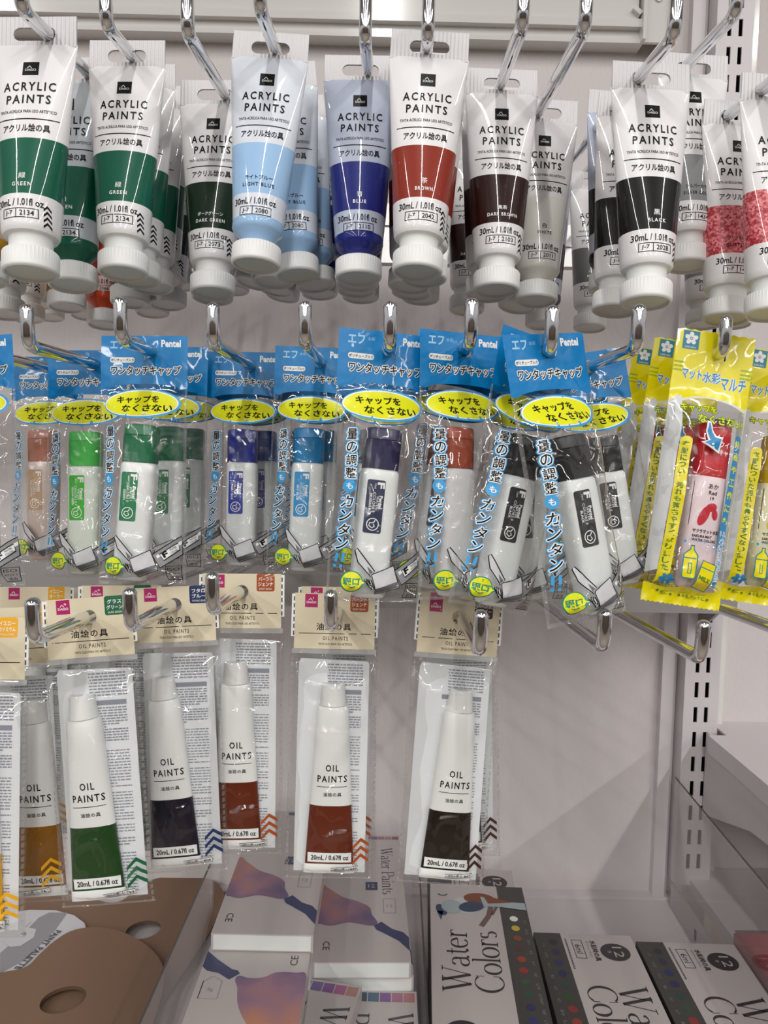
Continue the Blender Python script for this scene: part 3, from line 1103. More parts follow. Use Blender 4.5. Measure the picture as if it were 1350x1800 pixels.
_WT = {}
def wtube_meshes(key, capc, lab, name_en, body='dfe2e0', turned=False):
    if key in _WT:
        return _WT[key]
    mc = mat('watercap_'+key, capc, 0.35)
    mbod = mat('watertube_'+body, body, 0.35, coat=0.2)
    ml = mat('waterlabel_'+key, lab, 0.4)
    mb = MB()
    n = 72
    mb.rings([(-32.6, 5.6, 5.0, 3, mc), (-32.9, 6.9, 6.2, 3, mc), (-33.6, 7.3, 6.5, 3, mc), (-37.2, 7.35, 6.6, 3, mc), (-37.4, 7.1, 6.3, 3, mc), (-37.6, 7.35, 6.6, 3, mc),
              (-38.0, 7.4, 6.6, 3, mc, 0, 0, 0.2), (-48.6, 7.2, 6.5, 3, mc, 0, 0, 0.2), (-49, 7.0, 6.3, 3, mc)], n)
    cap = mb.mesh('cap')
    mb = MB()
    def ab(z):
        t = min(max((-52-z)/46, 0), 1)
        return 7.7-0.3*t, 6.4-1.2*t
    lv = [(-48.4, 5.2, 5.2, 2.6, mbod), (-49.0, 6.9, 5.8, 3, mbod), (-50.2, 7.6, 6.3, 3.4, mbod)]
    for z in (-54, -60, -70, -80, -90, -95):
        a_, b_ = ab(z); lv.append((z, a_, b_, 3.6, mbod))
    lv += [(-98, 7.0, 4.4, 3.2, mbod), (-99.6, 6.2, 3.4, 3, mbod), (-100.2, 4.8, 2.2, 3, mbod)]
    mb.rings(lv, 48)
    body_ = mb.mesh('tube_body')
    def TS(x, z):
        a_, b_ = ab(z)
        u = min(abs(x)/a_, 0.99)
        return -b_*(1-u**3.6)**(1/3.6)
    mb = MB()
    a = Art()
    lx = -2.0
    a.rect(lx-3.6, -74.5, lx+3.6, -53.5, ml, 2, r=0.8)
    R = -math.pi/2
    a.text('F', lx+1.9, -55.6, 2.6, M_pw, 2.0, 3, off=0.04, rot=R)
    a.text('Pentel', lx+2.3, -62.2, 1.3, M_pw, 5.0, 3, off=0.03, rot=R)
    a.text('WATER', lx+1.0, -62.4, 1.1, M_pw, 5.2, 3, rot=R)
    a.text('COLORS F', lx-0.4, -62.4, 1.1, M_pw, 8.0, 3, rot=R)
    a.text(name_en, lx-1.8, -63.2, 0.95, M_pw, min(8.5, len(name_en)*0.9), 3, off=0.02, rot=R)
    a.text('12ml', lx-0.3, -56.0, 0.8, M_pw, None, 3, rot=R)
    a.ring(lx, -71.0, 2.5, 2.5, 0.35, M_pw, 3)
    a.stroke([(lx+0.9, -69.4), (lx+0.2, -70.4), (lx-1.2, -70.4), (lx-1.4, -71.6), (lx-0.2, -72.4), (lx+0.8, -71.8), (lx+0.3, -70.9)], 0.4, M_pw, 3)
    a.lay(mb, TS, T=2.0)
    label_ = mb.mesh('label')
    _WT[key] = (body_, cap, label_)
    return _WT[key]

WC = {
    'flesh': ('b9775f', 'c9a27e', 'PALE ORANGE', 'd6c3b8'),
    'yellowgreen': ('52c85a', '3cb42e', 'YELLOW GREEN', 'dde4d8'),
    'green': ('1d6f4a', '1c7a4a', 'GREEN', 'dfe2e0'),
    'cobalt': ('1a2c8c', '2438a0', 'COBALT BLUE', 'dfe2e0'),
    'sky': ('2280b8', '2890c8', 'SKY BLUE', 'dfe2e0'),
    'prussian': ('231f48', '1f2748', 'PRUSSIAN BLUE', 'dfe2e0'),
    'brown': ('a34f38', '4a2a24', 'BROWN', 'd8d6d6'),
    'black': ('262626', '2a2a2a', 'BLACK', 'dfe2e0'),
    'red': ('a01c20', 'a82828', 'RED', 'dfe2e0'),
}
def wpacket(key, hole, bottom, d, label, var=0, tx=0.0, trot=0.0, turned=False, yaw=0, lean=1.5):
    c = WC[key]
    H = P(hole[0], hole[1], d)
    B = P(bottom[0], bottom[1], d-0.1*math.sin(math.radians(lean)))
    M = snap(hang(H, B, math.radians(yaw)) @ Matrix.Translation((-0.002, 0, 0)), mp, 0.002, 0.001)
    t = thing('paint_packet', label, 'paint packet', 'blue headed water colour packets', M)
    ms = pentel_packet_meshes(var % 3)
    link('bag', ms['bag'], t)
    link('header', ms['header'], t)
    link('print', ms['print'], t)
    body_, cap, lab = wtube_meshes(key, *c)
    tb = link('water_colour_tube', body_, t)
    piv = Matrix.Translation((tx*0.001, 0.0005, -0.049))
    tb.matrix_local = piv @ Matrix.Rotation(math.radians(trot), 4, 'Y') @ Matrix.Rotation(math.pi if turned else 0, 4, 'Z') @ Matrix.Translation((0, 0, 0.049))
    link('cap', cap, tb)
    link('label', lab, tb)
    return t

wpacket('black', (-52, 600), (-30, 1020), 0.330, 'blue headed packet cut by the left edge with ISO mark showing', 0, 0)
wpacket('flesh', (58, 640), (56, 985), 0.405, 'blue headed packet with pale orange capped tube at left', 1, -2, yaw=0)
wpacket('yellowgreen', (150, 640), (146, 1025), 0.366, 'blue headed packet with bright yellow green capped tube', 2, -0.5)
wpacket('green', (318, 665), (312, 1010), 0.410, 'blue headed packet third in the dark green file, edge only', 1, 1)
wpacket('green', (290, 645), (282, 1018), 0.372, 'blue headed packet second in the dark green file', 2, 1)
wpacket('green', (262, 622), (258, 1029), 0.335, 'front blue headed packet with dark green capped tube', 0, -1.5, 4)
wpacket('cobalt', (440, 672), (440, 995), 0.420, 'blue headed packet behind the cobalt blue one', 1, 3)
wpacket('cobalt', (427, 652), (420, 1012), 0.384, 'front blue headed packet with cobalt blue capped tube', 0, -0.5)
wpacket('sky', (562, 660), (552, 1005), 0.400, 'blue headed packet right behind the sky blue one', 0, 2)
wpacket('sky', (552, 640), (536, 1022), 0.366, 'front blue headed packet with sky blue capped tube', 2, -1)
wpacket('prussian', (690, 640), (650, 1020), 0.370, 'blue headed packet directly behind the prussian blue one', 1, -3)
wpacket('prussian', (685, 608), (664, 1038), 0.309, 'front blue headed packet with dark prussian blue capped tube', 0, 0.5, 3, yaw=-12)
wpacket('brown', (829, 606), (768, 1036), 0.326, 'tilted blue headed packet with brown tube between prussian and brown fronts', 1, 0.5, 0, yaw=-10)
wpacket('brown', (829, 606), (826, 1040), 0.314, 'front blue headed packet with reddish brown cap and blank tube', 2, -3, 0, turned=True, yaw=-20)
wpacket('black', (975, 640), (968, 1068), 0.325, 'blue headed packet with black tube between the two black fronts', 0, 1)
wpacket('black', (1003, 640), (1066, 1025), 0.350, 'blue headed packet swung right behind the front black one, ISO mark low right', 1, 2)
wpacket('black', (965, 616), (878, 1058), 0.3035, 'blue headed packet with black tube swung left', 1, 1, 0, yaw=-25)
wpacket('black', (968, 616), (1040, 1078), 0.289, 'foremost blue headed packet with black cap swung right', 2, 3.5, -3, yaw=-26)
wpacket('red', (1018, 672), (1022, 985), 0.455, 'blue headed packet with dark red cap far behind the black ones', 0, 2)

# ================================================================ YELLOW PACKETS
M_sy = mat('packet_yellow', 'e6d800', 0.25, coat=0.4, bump=('noise', 60, 0.4, 0.002))
M_sg = mat('packet_green_line', '9cb410', 0.4)
M_st = mat('packet_teal', '1b7f96', 0.4)
M_sw = mat('packet_white', 'd6d8d8', 0.25, coat=0.3, bump=('noise', 50, 0.4, 0.002))
M_sb = mat('packet_blue', '2a86bc', 0.4)
M_sgt = mat('packet_green_text', '4d7a14', 0.4)
_SK = {}
def sakura_meshes(v):
    if v in _SK:
        return _SK[v]
    seed = 7.1*v+20
    W = 17.4
    S = make_film_surf(W, -16, -107, 18, 8, 8.4, seed, 1.0)
    S = grid_surf(S, -W, W, 9.6, -106.5, 50, 166)
    out = {}
    mb = grid_film(S, -W, W, -20, -106, 50, 124, 1)
    mb2 = grid_film(S, -W, W, -24, -106, 14, 40, -0.45)
    o = len(mb.v)
    mb.v += mb2.v
    mb.f += [[i+o for i in f] for f in mb2.f]
    mb.mi += [0]*len(mb2.f); mb.sm += [True]*len(mb2.f)
    out['bag'] = mb.mesh('bag')
    mb = MB()
    top = [(-W, 8.6)]
    n = 16
    for k in range(n):
        top.append((-W+2*W*(k+0.5)/n, 9.5 if k % 2 else 8.9))
    outl = [(-W, -24)]+top+[(W, 8.6), (W, -24)]
    for k in range(11):
        q = k/10
        outl.append((W-1.6-(2*W-3.2)*q, -24+4.2*math.sin(math.pi*q)))
    header_mesh(mb, S, outl, (2.5, 0), 3.6, M_sy)
    a = Art()
    a.rect(-14.6, 0.4, -7.4, 8.6, M_st, 3)
    for k in range(5):
        an = math.pi/2+k*2*math.pi/5
        a.ell(-11+1.75*math.cos(an), 5.2+1.75*math.sin(an), 1.25, 1.0, M_pw, 4, 16, rot=an)
    a.ell(-11, 5.2, 0.7, 0.7, M_st, 5, 12)
    a.ell(-11, 5.2, 0.4, 0.4, M_pw, 6, 10)
    a.text('SAKURA', -11, 1.3, 0.9, M_pw, 5.0, 4)
    for z in (-6.0, -7.9, -9.6):
        a.rect(-17.2, z, -13.0, z+0.8, M_sg, 2)
        a.rect(12.4, z, 17.2, z+0.8, M_sg, 2)
    a.outlined('マット', -8.6, -10.3, 4.4, M_sb, M_pw, 8.8, 3, o1=0.02, o2=0.32)
    a.outlined('水彩', 0.2, -10.8, 4.6, M_sb, M_pw, 7.8, 3, o1=0.02, o2=0.32)
    a.outlined('マルチ', 10.0, -12.6, 5.4, M_sb, M_pw, 11.0, 3, o1=0.02, o2=0.32)
    a.lay(mb, S, T=2.4)
    out['header'] = mb.mesh('header')
    mb = MB()
    a = Art()
    # white margin left, thin white margin right and under the header
    L = [(-W, -22.5), (-15.2, -22.5)]
    for k in range(9):
        q = k/8
        L.append((-15.2+1.8*q, -22.0+3.6*math.sin(q*1.2)))
    L += [(-12.0, -21.0), (-12.4, -60), (-13.5, -97), (-W, -99)]
    a.poly(L, M_sw, 1)
    a.rect(15.9, -97, W, -22.6, M_sw, 1)
    pts = []
    for k in range(15):
        q = k/14
        pts.append((-W+1.4+(2*W-2.8)*q, -24+4.2*math.sin(math.pi*q)))
    a.stroke(pts, 1.1, M_sw, 2)
    a.outlined('キャップを', -5.2, -25.6, 3.5, M_pyel, M_sgt, 15, 3, o1=0.015, o2=0.32)
    a.outlined('なくさない!', 4.6, -30.4, 3.7, M_pyel, M_sgt, 21, 3, o1=0.015, o2=0.32)
    # ribbon with the washing text
    a.stroke([(-9.6, -41), (-10.0, -70), (-11.2, -98)], 4.6, M_sy, 2)
    a.ell(-9.6, -41, 2.3, 2.3, M_sy, 2)
    a.poly([(-8.9, -97.8), (-13.5, -97.8), (-14.0, -103)], M_sy, 2)
    s_ = '衣服についた汚れも落ちやすくなりました'
    for k, ch in enumerate(s_):
        q = k/(len(s_)-1)
        a.text(ch, -9.7-1.5*q**1.6, -42.2-53.5*q, 2.45 if ch not in 'もいつ' else 2.0, M_sgt, 2.4, 3, off=0.03)
    # blue arrow
    a.poly([(-2.2, -31), (-0.6, -31.4), (0.2, -35), (1.8, -37.2), (5.0, -37.6), (4.2, -44.6), (-4.2, -40.6), (-1.2, -39.6), (-2.6, -35.4)], M_pw, 3)
    a.poly([(-1.6, -32), (-0.9, -32.2), (-0.2, -35.6), (1.6, -38.0), (4.2, -38.4), (3.6, -43.4), (-2.8, -40.6), (-0.4, -39.4), (-2.0, -35.6)], M_sb, 4)
    a.text('クイック', 9.0, -40.6, 2.6, M_pw, 9.6, 4, off=0.02)
    a.text('キャップ', 9.0, -43.9, 2.6, M_pw, 9.6, 4, off=0.02)
    # right ribbon
    a.stroke([(13.6, -37), (12.6, -60), (11.6, -84)], 3.6, M_sb, 3)
    a.ell(13.6, -37, 1.8, 1.8, M_sb, 3)
    for k, ch in enumerate('絵画や工作にも'):
        a.text(ch, 13.4-1.2*k/6, -39-k*5.6, 3.1, M_pyel, 2.9, 4, off=0.03)
    for k, ch in enumerate('いろいろ描ける!'):
        a.outlined(ch, 12.0-0.9*k/7, -78.5-k*3.1, 2.5, M_sb, M_pw, 2.6, 4, o1=0.01, o2=0.28)
    # bottle, carton and flower
    a.text('ペットボトルに', 1.8, -83.2, 1.8, M_pcy, 11, 4, rot=-0.12)
    a.ell(-4.8, -83.5, 0.6, 0.6, M_pcy, 4, 12)
    a.ell(8.6, -85, 0.6, 0.6, M_pcy, 4, 12)
    bt = [(-2.2, -85), (-0.8, -85), (-0.8, -86.6), (1.2, -89), (1.2, -98), (0.4, -99), (-3.8, -99), (-4.6, -98), (-4.6, -89), (-2.2, -86.6)]
    a.poly(bt, M_sy, 4); a.stroke(bt, 0.55, M_st, 5, closed=True)
    a.stroke([(-4.6, -90.4), (1.2, -90.4)], 0.45, M_st, 5)
    a.frame(-2.4, -97, -0.8, -92.4, 0.35, M_st, 5)
    ct = [(3.8, -90.6), (10.6, -92.2), (8.4, -104), (1.2, -102.4)]
    a.poly(ct, M_sy, 6); a.stroke(ct, 0.55, M_st, 7, closed=True)
    a.stroke([(3.3, -93.4), (10.0, -95.0)], 0.4, M_st, 7)
    a.text('MILK', 5.6, -98.6, 1.7, M_sgt, 5.6, 8, off=0.03, rot=-0.3)
    for k in range(6):
        an = k*math.pi/3
        a.ell(-9.6+1.9*math.cos(an), -100.6+1.4*math.sin(an), 1.2, 0.8, M_sb, 4, 14, rot=an)
    a.stroke([(-15, -103.4), (-4, -106)], 0.4, M_sb, 3)
    a.lay(mb, S, T=2.2)
    out['print'] = mb.mesh('print')
    mb = MB()
    vs = []
    for i in range(33):
        x = -W+2*W*i/32
        for k, z in enumerate((-103.6+0.6*math.cos(i*0.4), -106, -108.6, -111.4+(0.5 if i % 2 else 0))):
            y = S(x, max(z, -106.5))-0.2+(0.5*math.sin(i*0.9+k) if k > 1 else 0)
            vs.append((x, y, z))
    fs = []
    for i in range(32):
        for k in range(3):
            b = i*4+k
            fs.append((b, b+1, b+5, b+4))
    mb.add(vs, fs, M_sy)
    a = Art()
    a.text('紙に', -8, -106.6, 1.7, M_sgt, 3.4, 3, off=0.02)
    a.text('牛乳パックに', 5, -107, 1.7, M_sgt, 10, 3, off=0.02)
    for x, z in ((-11, -106), (-5, -107), (-1.2, -106.8), (11.4, -107.2)):
        a.ell(x, z, 0.6, 0.6, M_sgt, 3, 10)
    a.lay(mb, lambda x, z: S(x, max(z, -106.5))-0.5, T=2.2)
    out['foot'] = mb.mesh('foot')
    _SK[v] = out
    return out

_ST = {}
def stube_meshes(key, capc, blob, tint, jp, en, no):
    if key in _ST:
        return _ST[key]
    mc = mat('matcap_'+key, capc, 0.35)
    mt = mat('mattube_'+key, tint, 0.35)
    ml = mat('matblob_'+key, blob, 0.4)
    mb = MB()
    mb.rings([(-31, 5.6, 5.0, 3, mc), (-31.4, 6.8, 6.0, 3, mc), (-32, 7.2, 6.3, 3, mc), (-40, 7.4, 6.4, 3, mc), (-40.3, 7.2, 6.2, 3, mc), (-40.6, 7.5, 6.5, 3, mc, 0, 0, 0.2), (-54, 7.5, 6.5, 3, mc, 0, 0, 0.2), (-54.4, 7.3, 6.3, 3, mc)], 72)
    cap = mb.mesh('cap')
    mb = MB()
    mb.rings([(-54, 7, 6, 2.6, mt), (-54.6, 7.8, 6.4, 3, mt), (-60, 8.0, 6.4, 3, mt), (-90, 8.2, 5.2, 3, mt), (-101, 8.0, 3.6, 3, mt), (-103, 7.0, 2.6, 3, mt)], 48)
    def TS(x, z):
        b_ = 6.4-1.2*min(max((-60-z)/30, 0), 1)
        u = min(abs(x)/8.1, 0.99)
        return -b_*(1-u**3)**(1/3)
    a = Art()
    a.text(jp, 1.0, -58.6, 2.2, M_black, 4.4, 2, off=0.01)
    a.text(en, 1.0, -61.4, 1.6, M_black, None, 2, off=0.02)
    a.text(no, 1.0, -63.8, 1.4, M_black, None, 2, off=0.02)
    a.ell(-1.4, -71.5, 2.0, 4.6, ml, 2, 30, rot=-0.35)
    a.ell(1.4, -67.6, 2.4, 1.8, ml, 2, 30, rot=0.3)
    a.ell(3.2, -70.5, 1.3, 2.4, ml, 2, 30, rot=0.2)
    a.text('サクラマット水彩', 0.6, -78.2, 1.7, M_black, 11.5, 2, off=0.03)
    a.text('SAKURA MAT', -0.8, -80.4, 1.1, M_black, 8.4, 2, off=0.03)
    a.text('WATER COLORS', 0.2, -82.1, 1.1, M_black, 10.4, 2, off=0.03)
    a.rect(-7.0, -76, -6.8, -57, M_black, 2)
    a.lay(mb, TS, T=2.0)
    body = mb.mesh('tube_body')
    _ST[key] = (body, cap)
    return _ST[key]
SC = {'red': ('c21220', 'c01a2c', 'e6d2d6', 'あか', 'Red', '19'),
      'yellow': ('c8a40c', 'd8c010', 'e2deb8', 'きいろ', 'Yellow', '3')}
def ypacket(key, hole, bottom, d, label, var=0, tx=4.2, lean=1.5, yaw=0):
    H = P(hole[0], hole[1], d)
    B = P(bottom[0], bottom[1], d-0.108*math.sin(math.radians(lean)))
    M = snap(hang(H, B, math.radians(yaw)) @ Matrix.Translation((-0.0025, 0, 0)), mp, 0.0025, 0.001)
    t = thing('paint_packet', label, 'paint packet', 'yellow water colour packets', M)
    ms = sakura_meshes(var % 2)
    for k in ('bag', 'header', 'print', 'foot'):
        link(k, ms[k], t)
    body, cap = stube_meshes(key, *SC[key])
    tb = link('water_colour_tube', body, t)
    tb.location = (tx*0.001, 0.0005, 0)
    link('cap', cap, tb)
    return t
ypacket('red', (1150, 705), (1100, 1015), 0.475, 'yellow packet fifth and farthest left of the yellow file', 0)
ypacket('red', (1172, 685), (1120, 1025), 0.440, 'yellow packet fourth in the yellow file', 1)
ypacket('red', (1200, 668), (1146, 1042), 0.400, 'yellow packet third in the yellow file, teal emblem half hidden', 0)
ypacket('red', (1226, 657), (1164, 1052), 0.368, 'yellow packet second in the yellow file, emblem fully visible', 1)
ypacket('red', (1264, 636), (1206, 1056), 0.337, 'front yellow packet with red paint tube', 0)
ypacket('yellow', (1385, 660), (1335, 1044), 0.366, 'yellow packet with yellow paint tube at right edge', 1)

# ================================================================ OIL PAINT PACKETS
M_cream = mat('header_cream', 'd8ccb0', 0.4)
M_mag = mat('logo_magenta', 'a81460', 0.4)
M_paper = mat('insert_paper', 'dadcde', 0.6)
M_inkb = mat('insert_ink', '858a95', 0.6)
M_zip = film_mat('ribbed_film', (0.8, 0.8, 0.8), ior=1.5, bscale=900, bstr=0.8, body=0.35, bodycol=(.72, .72, .70))
_OP = {}
def oil_packet_meshes(key, tagc, jp1, jp2, en, num):
    if key in _OP:
        return _OP[key]
    seed = len(_OP)*2.9+40
    W = 19.0
    S = make_film_surf(W, -21, -115, 11, 7, 7.6, seed, 1.0)
    S = grid_surf(S, -W, W, 8.2, -116, 54, 170)
    mt = mat('oiltag_'+key, tagc, 0.4)
    out = {}
    mb = grid_film(S, -W, W, 8.2, -116, 54, 170, 1)
    mb2 = grid_film(S, -W, W, -18, -116, 14, 40, -0.3)
    o = len(mb.v)
    mb.v += mb2.v
    mb.f += [[i+o for i in f] for f in mb2.f]
    mb.mi += [0]*len(mb2.f); mb.sm += [True]*len(mb2.f)
    # beaded side seams and foot seam, ribbed band under the header
    a = Art()
    for sx in (-1, 1):
        for k in range(36):
            z = -19.5-k*2.7
            a.rect(sx*(W-0.9)-0.45, z-1.9, sx*(W-0.9)+0.45, z, M_seam, 1)
    a.rect(-W, -116, W, -115.2, M_seam, 1)
    a.rect(-W+0.6, -18.4, W-0.6, -16.2, M_zip, 1)
    a.lay(mb, S, T=3)
    out['bag'] = mb.mesh('bag')
    # header card
    mb = MB()
    hdr = [(-17.6, -16.2), (-17.6, 8.0), (17.6, 8.0), (17.6, -16.2)]
    header_mesh(mb, S, hdr, (0, 0), 3.0, M_cream, off=0.15)
    a = Art()
    for sx in (-1, 1):
        a.rect(min(sx*19.0, sx*16.9), -11, max(sx*19.0, sx*16.9), 7.6, M_pw, 2)
        for k in range(6):
            z = 6.4-k*3.0
            a.rect(sx*17.9-0.28, z-1.9, sx*17.9+0.28, z, M_ink, 3)
    a.rect(-13.2, 1.8, -7.6, 7.6, M_mag, 3)
    a.text('DAISO', -10.4, 4.0, 0.95, M_pw, 4.2, 4, off=0.02)
    a.stroke([(-11.6, 4.8), (-10.8, 5.7), (-10.0, 4.8)], 0.3, M_pw, 4)
    a.rect(6.6, 0.2, 14.6, 8.0, mt, 3, r=0.9)
    a.text(jp1, 10.6, 5.7, 1.7, M_pw, min(6.2, 1.9*len(jp1)), 4, off=0.02)
    a.text(jp2, 10.6, 3.4, 1.7, M_pw, min(6.4, 1.9*len(jp2)), 4, off=0.02)
    a.text(en, 10.6, 1.35, 0.8, M_pw, 5.6, 4)
    a.text('油絵の具', -0.4, -6.6, 3.1, M_black, 15.0, 3, off=0.016, space=1.2)
    a.rect(-15.6, -9.7, 15.8, -9.4, M_black, 3)
    a.text('OIL PAINTS', 0.4, -11.6, 1.7, M_black, 11.0, 3, off=0.01, space=1.3)
    a.text('TINTA ÓLEO PARA USO ARTÍSTICO', 0.4, -14.0, 1.15, M_black, 14.8, 3, off=0.012)
    a.lay(mb, S, T=2.6)
    out['header'] = mb.mesh('header')
    # printing on the bag front: chevrons and number box
    mb = MB()
    a = Art()
    for k in range(3):
        z = -99-k*3.4
        a.poly([(10.4, z-0.2), (13.8, z+3.0), (17.2, z-0.2), (17.2, z-1.8), (13.8, z+1.4), (10.4, z-1.8)], mt, 2)
    a.rect(1.4, -110.8, 12.8, -108.0, M_pw, 2)
    a.frame(1.4, -110.8, 12.8, -108.0, 0.22, M_black, 3)
    a.rect(8.2, -110.8, 8.4, -108.0, M_black, 3)
    a.rect(1.4, -109.5, 8.2, -109.3, M_black, 3)
    a.text(num, 10.6, -109.4, 1.3, M_black, 3.4, 3, off=0.02)
    a.text('油絵の具', 4.8, -108.8, 0.8, M_black, 4.6, 3, off=0.01)
    a.text('Oil Paints', 4.8, -110.1, 0.7, M_black, 4.6, 3)
    a.lay(mb, S, T=2.5)
    out['print'] = mb.mesh('print')
    _OP[key] = (out, S)
    return _OP[key]

_IN = []
def insert_mesh():
    if _IN:
        return _IN[0]
    mb = MB()
    a = Art()
    a.poly([(-15.4, -113.5), (-15.4, -22.5), (-14.4, -20.8), (15.0, -21.6), (15.6, -23), (15.8, -113.5)], M_paper, 0)
    rnd = random.Random(5)
    def lines(x0, x1, z0, z1, pitch, hh, material):
        z = z0
        while z > z1:
            x = x0
            end = x1 if rnd.random() > 0.12 else x0+(x1-x0)*rnd.uniform(0.4, 0.9)
            while x < end:
                l = rnd.uniform(0.7, 2.4)
                a.rect(x, z-hh, min(x+l, x1), z, material, 1)
                x += l+rnd.uniform(0.25, 0.5)
            z -= pitch
    lines(-9, 13, -23.0, -32, 1.25, 0.55, M_inkb)
    a.rect(-9.5, -36.2, 12.4, -34.2, M_inkb, 1)
    lines(-9.5, 12.4, -37, -52, 1.1, 0.52, M_inkb)
    lines(-5, 12.4, -54.5, -70, 1.2, 0.42, M_inkb)
    lines(-5, 12.4, -71.5, -88, 1.2, 0.42, M_inkb)
    lines(4, 12.2, -90, -93, 1.2, 0.5, M_inkb)
    lines(4, 12.2, -96, -112, 1.25, 0.45, M_inkb)
    a.frame(-13.6, -92, -8.6, -87.6, 0.5, M_inkb, 1)
    lines(-13, -9.2, -93, -96, 1.0, 0.5, M_inkb)
    a.lay(mb, lambda x, z: 1.2-0.4*math.sin(x*0.12), T=9, passes=1)
    _IN.append(mb.mesh('insert_card'))
    return _IN[0]

def oil_ab(z):
    t = min(max((-42-z)/70, 0), 1)
    return 7.0+3.7*t, 5.4*(1-t**1.5)+0.5
_OT = {}
def oil_tube(key, col):
    if key in _OT:
        return _OT[key]
    mp_ = mat('oilpaint_'+key, col, 0.25, coat=0.5, bump=('noise', 60, 0.5, 0.003))
    mw = mat('oil_tube_white', 'e2e2e0', 0.4)
    mb = MB()
    lv = [(-40.2, 4.4, 4.4, 2, mw), (-40.6, 6.6, 5.2, 2, mw), (-41.6, 6.9, 5.4, 2, mw)]
    for z in (-43, -50, -60, -70, -78):
        a_, b_ = oil_ab(z); lv.append((z, a_, b_, 2.2, mw))
    a_, b_ = oil_ab(-83.5); lv.append((-83.5, a_, b_, 2.3, mp_))
    for z in (-90, -98, -104, -109.5):
        a_, b_ = oil_ab(z); lv.append((z, a_, b_, 2.4, mp_))
    lv[-1] = lv[-1][:4]+(mw,)
    lv += [(-109.7, 11.0, 0.9, 2.6, mw), (-113.4, 11.1, 0.8, 2.8, mw)]
    mb.rings(lv, 48)
    def TS(x, z):
        a_, b_ = oil_ab(z)
        u = min(abs(x)/a_, 0.99)
        return -b_*(1-u**2.2)**(1/2.2)
    a = Art()
    a.text('OIL', 0.6, -66.8, 2.8, M_black, 5.6, 2, space=1.3, off=0.018)
    a.text('PAINTS', 0.6, -71.6, 2.8, M_black, 12.6, 2, space=1.3, off=0.018)
    a.rect(-6.0, -75.2, 7.0, -74.95, M_black, 2)
    a.text('油絵の具', 0.8, -78.4, 1.7, M_black, 7.8, 2, off=0.014, space=1.15)
    a.lay(mb, TS, T=2.2)
    a = Art()
    a.rect(-9.4, -108.6, 9.6, -104.4, M_pw, 0)
    a.text('20mL / 0.67fl oz', 0.2, -106.5, 2.1, M_black, 16.2, 2, off=0.02)
    a.lay(mb, lambda x, z: TS(x, z)-0.25, T=2.2)
    body = mb.mesh('tube_body')
    mb = MB()
    mb.rings([(-31.0, 3.4, 3.4, 2, mw), (-30.8, 4.4, 4.4, 2, mw), (-31.2, 4.9, 4.9, 2, mw), (-32, 5.0, 5.0, 2, mw, 0, 0, 0.12),
              (-39.6, 5.8, 5.8, 2, mw, 0, 0, 0.12), (-40.3, 5.8, 5.8, 2, mw)], 64)
    cap = mb.mesh('cap')
    _OT[key] = (body, cap)
    return _OT[key]
OC = {
    'green': ('163f15', '0f5c38', 'グラス', 'グリーン', 'GLASS GREEN', '1793'),
    'navy': ('151022', '1c2c58', 'フタロ', 'ブルー', 'PHTHALO BLUE', '1809'),
    'sienna': ('5e2008', 'a04a1c', 'バーント', 'シェンナ', 'BURNT SIENNA', '1830'),
    'umber': ('170b06', '3a2018', 'バーント', 'アンバー', 'BURNT UMBER', '1847'),
    'ochre': ('8a5a14', 'dca018', 'イエロー', 'オーカー', 'YELLOW OCHRE', '1761'),
    'yellow': ('d8a010', 'e8a818', 'イエロー', 'カドミウム', 'YELLOW', '1762'),
}
def opacket(key, hole, bottom, d, label, tx=0.0, trot=0.0, lean=1.0, yaw=0, hx=0.0):
    c = OC[key]
    H = P(hole[0], hole[1], d)
    B = P(bottom[0], bottom[1], d-0.115*math.sin(math.radians(lean)))
    M = snap(hang(H, B, math.radians(yaw)) @ Matrix.Translation((hx*0.001, 0, 0)), bp, 0, 0.001)
    t = thing('oil_paint_packet', label, 'paint packet', 'cream headed oil paint packets', M)
    ms, S = oil_packet_meshes(key, *c[1:])
    link('bag', ms['bag'], t)
    link('header', ms['header'], t)
    link('print', ms['print'], t)
    link('insert_card', insert_mesh(), t)
    body, cap = oil_tube(key, c[0])
    tb = link('oil_paint_tube', body, t)
    tb.matrix_local = Matrix.Translation((tx*0.001, -0.0001, -0.075)) @ Matrix.Rotation(math.radians(trot), 4, 'Y') @ Matrix.Translation((0, 0, 0.075))
    link('cap', cap, tb)
    return t
opacket('yellow', (-45, 1105), (-52, 1612), 0.300, 'oil paint packet cut by the left edge with yellow chevrons', 0)
opacket('ochre', (62, 1060), (60, 1480), 0.380, 'oil paint packet far behind at upper left, orange tag only', 0)
opacket('ochre', (20, 1078), (42, 1562), 0.325, 'oil paint packet with amber tube behind the left edge one', 7.5)
opacket('green', (183, 1056), (170, 1490), 0.390, 'oil paint packet third behind the grass green one', 0)
opacket('green', (176, 1068), (178, 1530), 0.352, 'oil paint packet second behind the grass green one, green tag peeking', 0)
opacket('green', (157, 1086), (190, 1572), 0.312, 'front oil paint packet with grass green tube, tilted', -4.2, -1)
opacket('sienna', (425, 1050), (420, 1522), 0.342, 'oil paint packet with burnt sienna tube, the upper of the two', -1.5, -1)
opacket('navy', (307, 1062), (326, 1532), 0.336, 'oil paint packet with dark navy tube', -5.0, -2)
opacket('sienna', (583, 1054), (575, 1505), 0.360, 'burnt sienna oil packet just behind the straight hanging one', 0)
opacket('sienna', (585, 1072), (573, 1540), 0.337, 'front oil paint packet with burnt sienna tube, hanging straight', 0.2, 0)
opacket('umber', (808, 1070), (810, 1512), 0.362, 'oil paint packet behind the burnt umber one, brown chevrons at its right', 0)
opacket('umber', (806, 1094), (772, 1550), 0.336, 'front oil paint packet with very dark burnt umber tube', 2.5, 1)

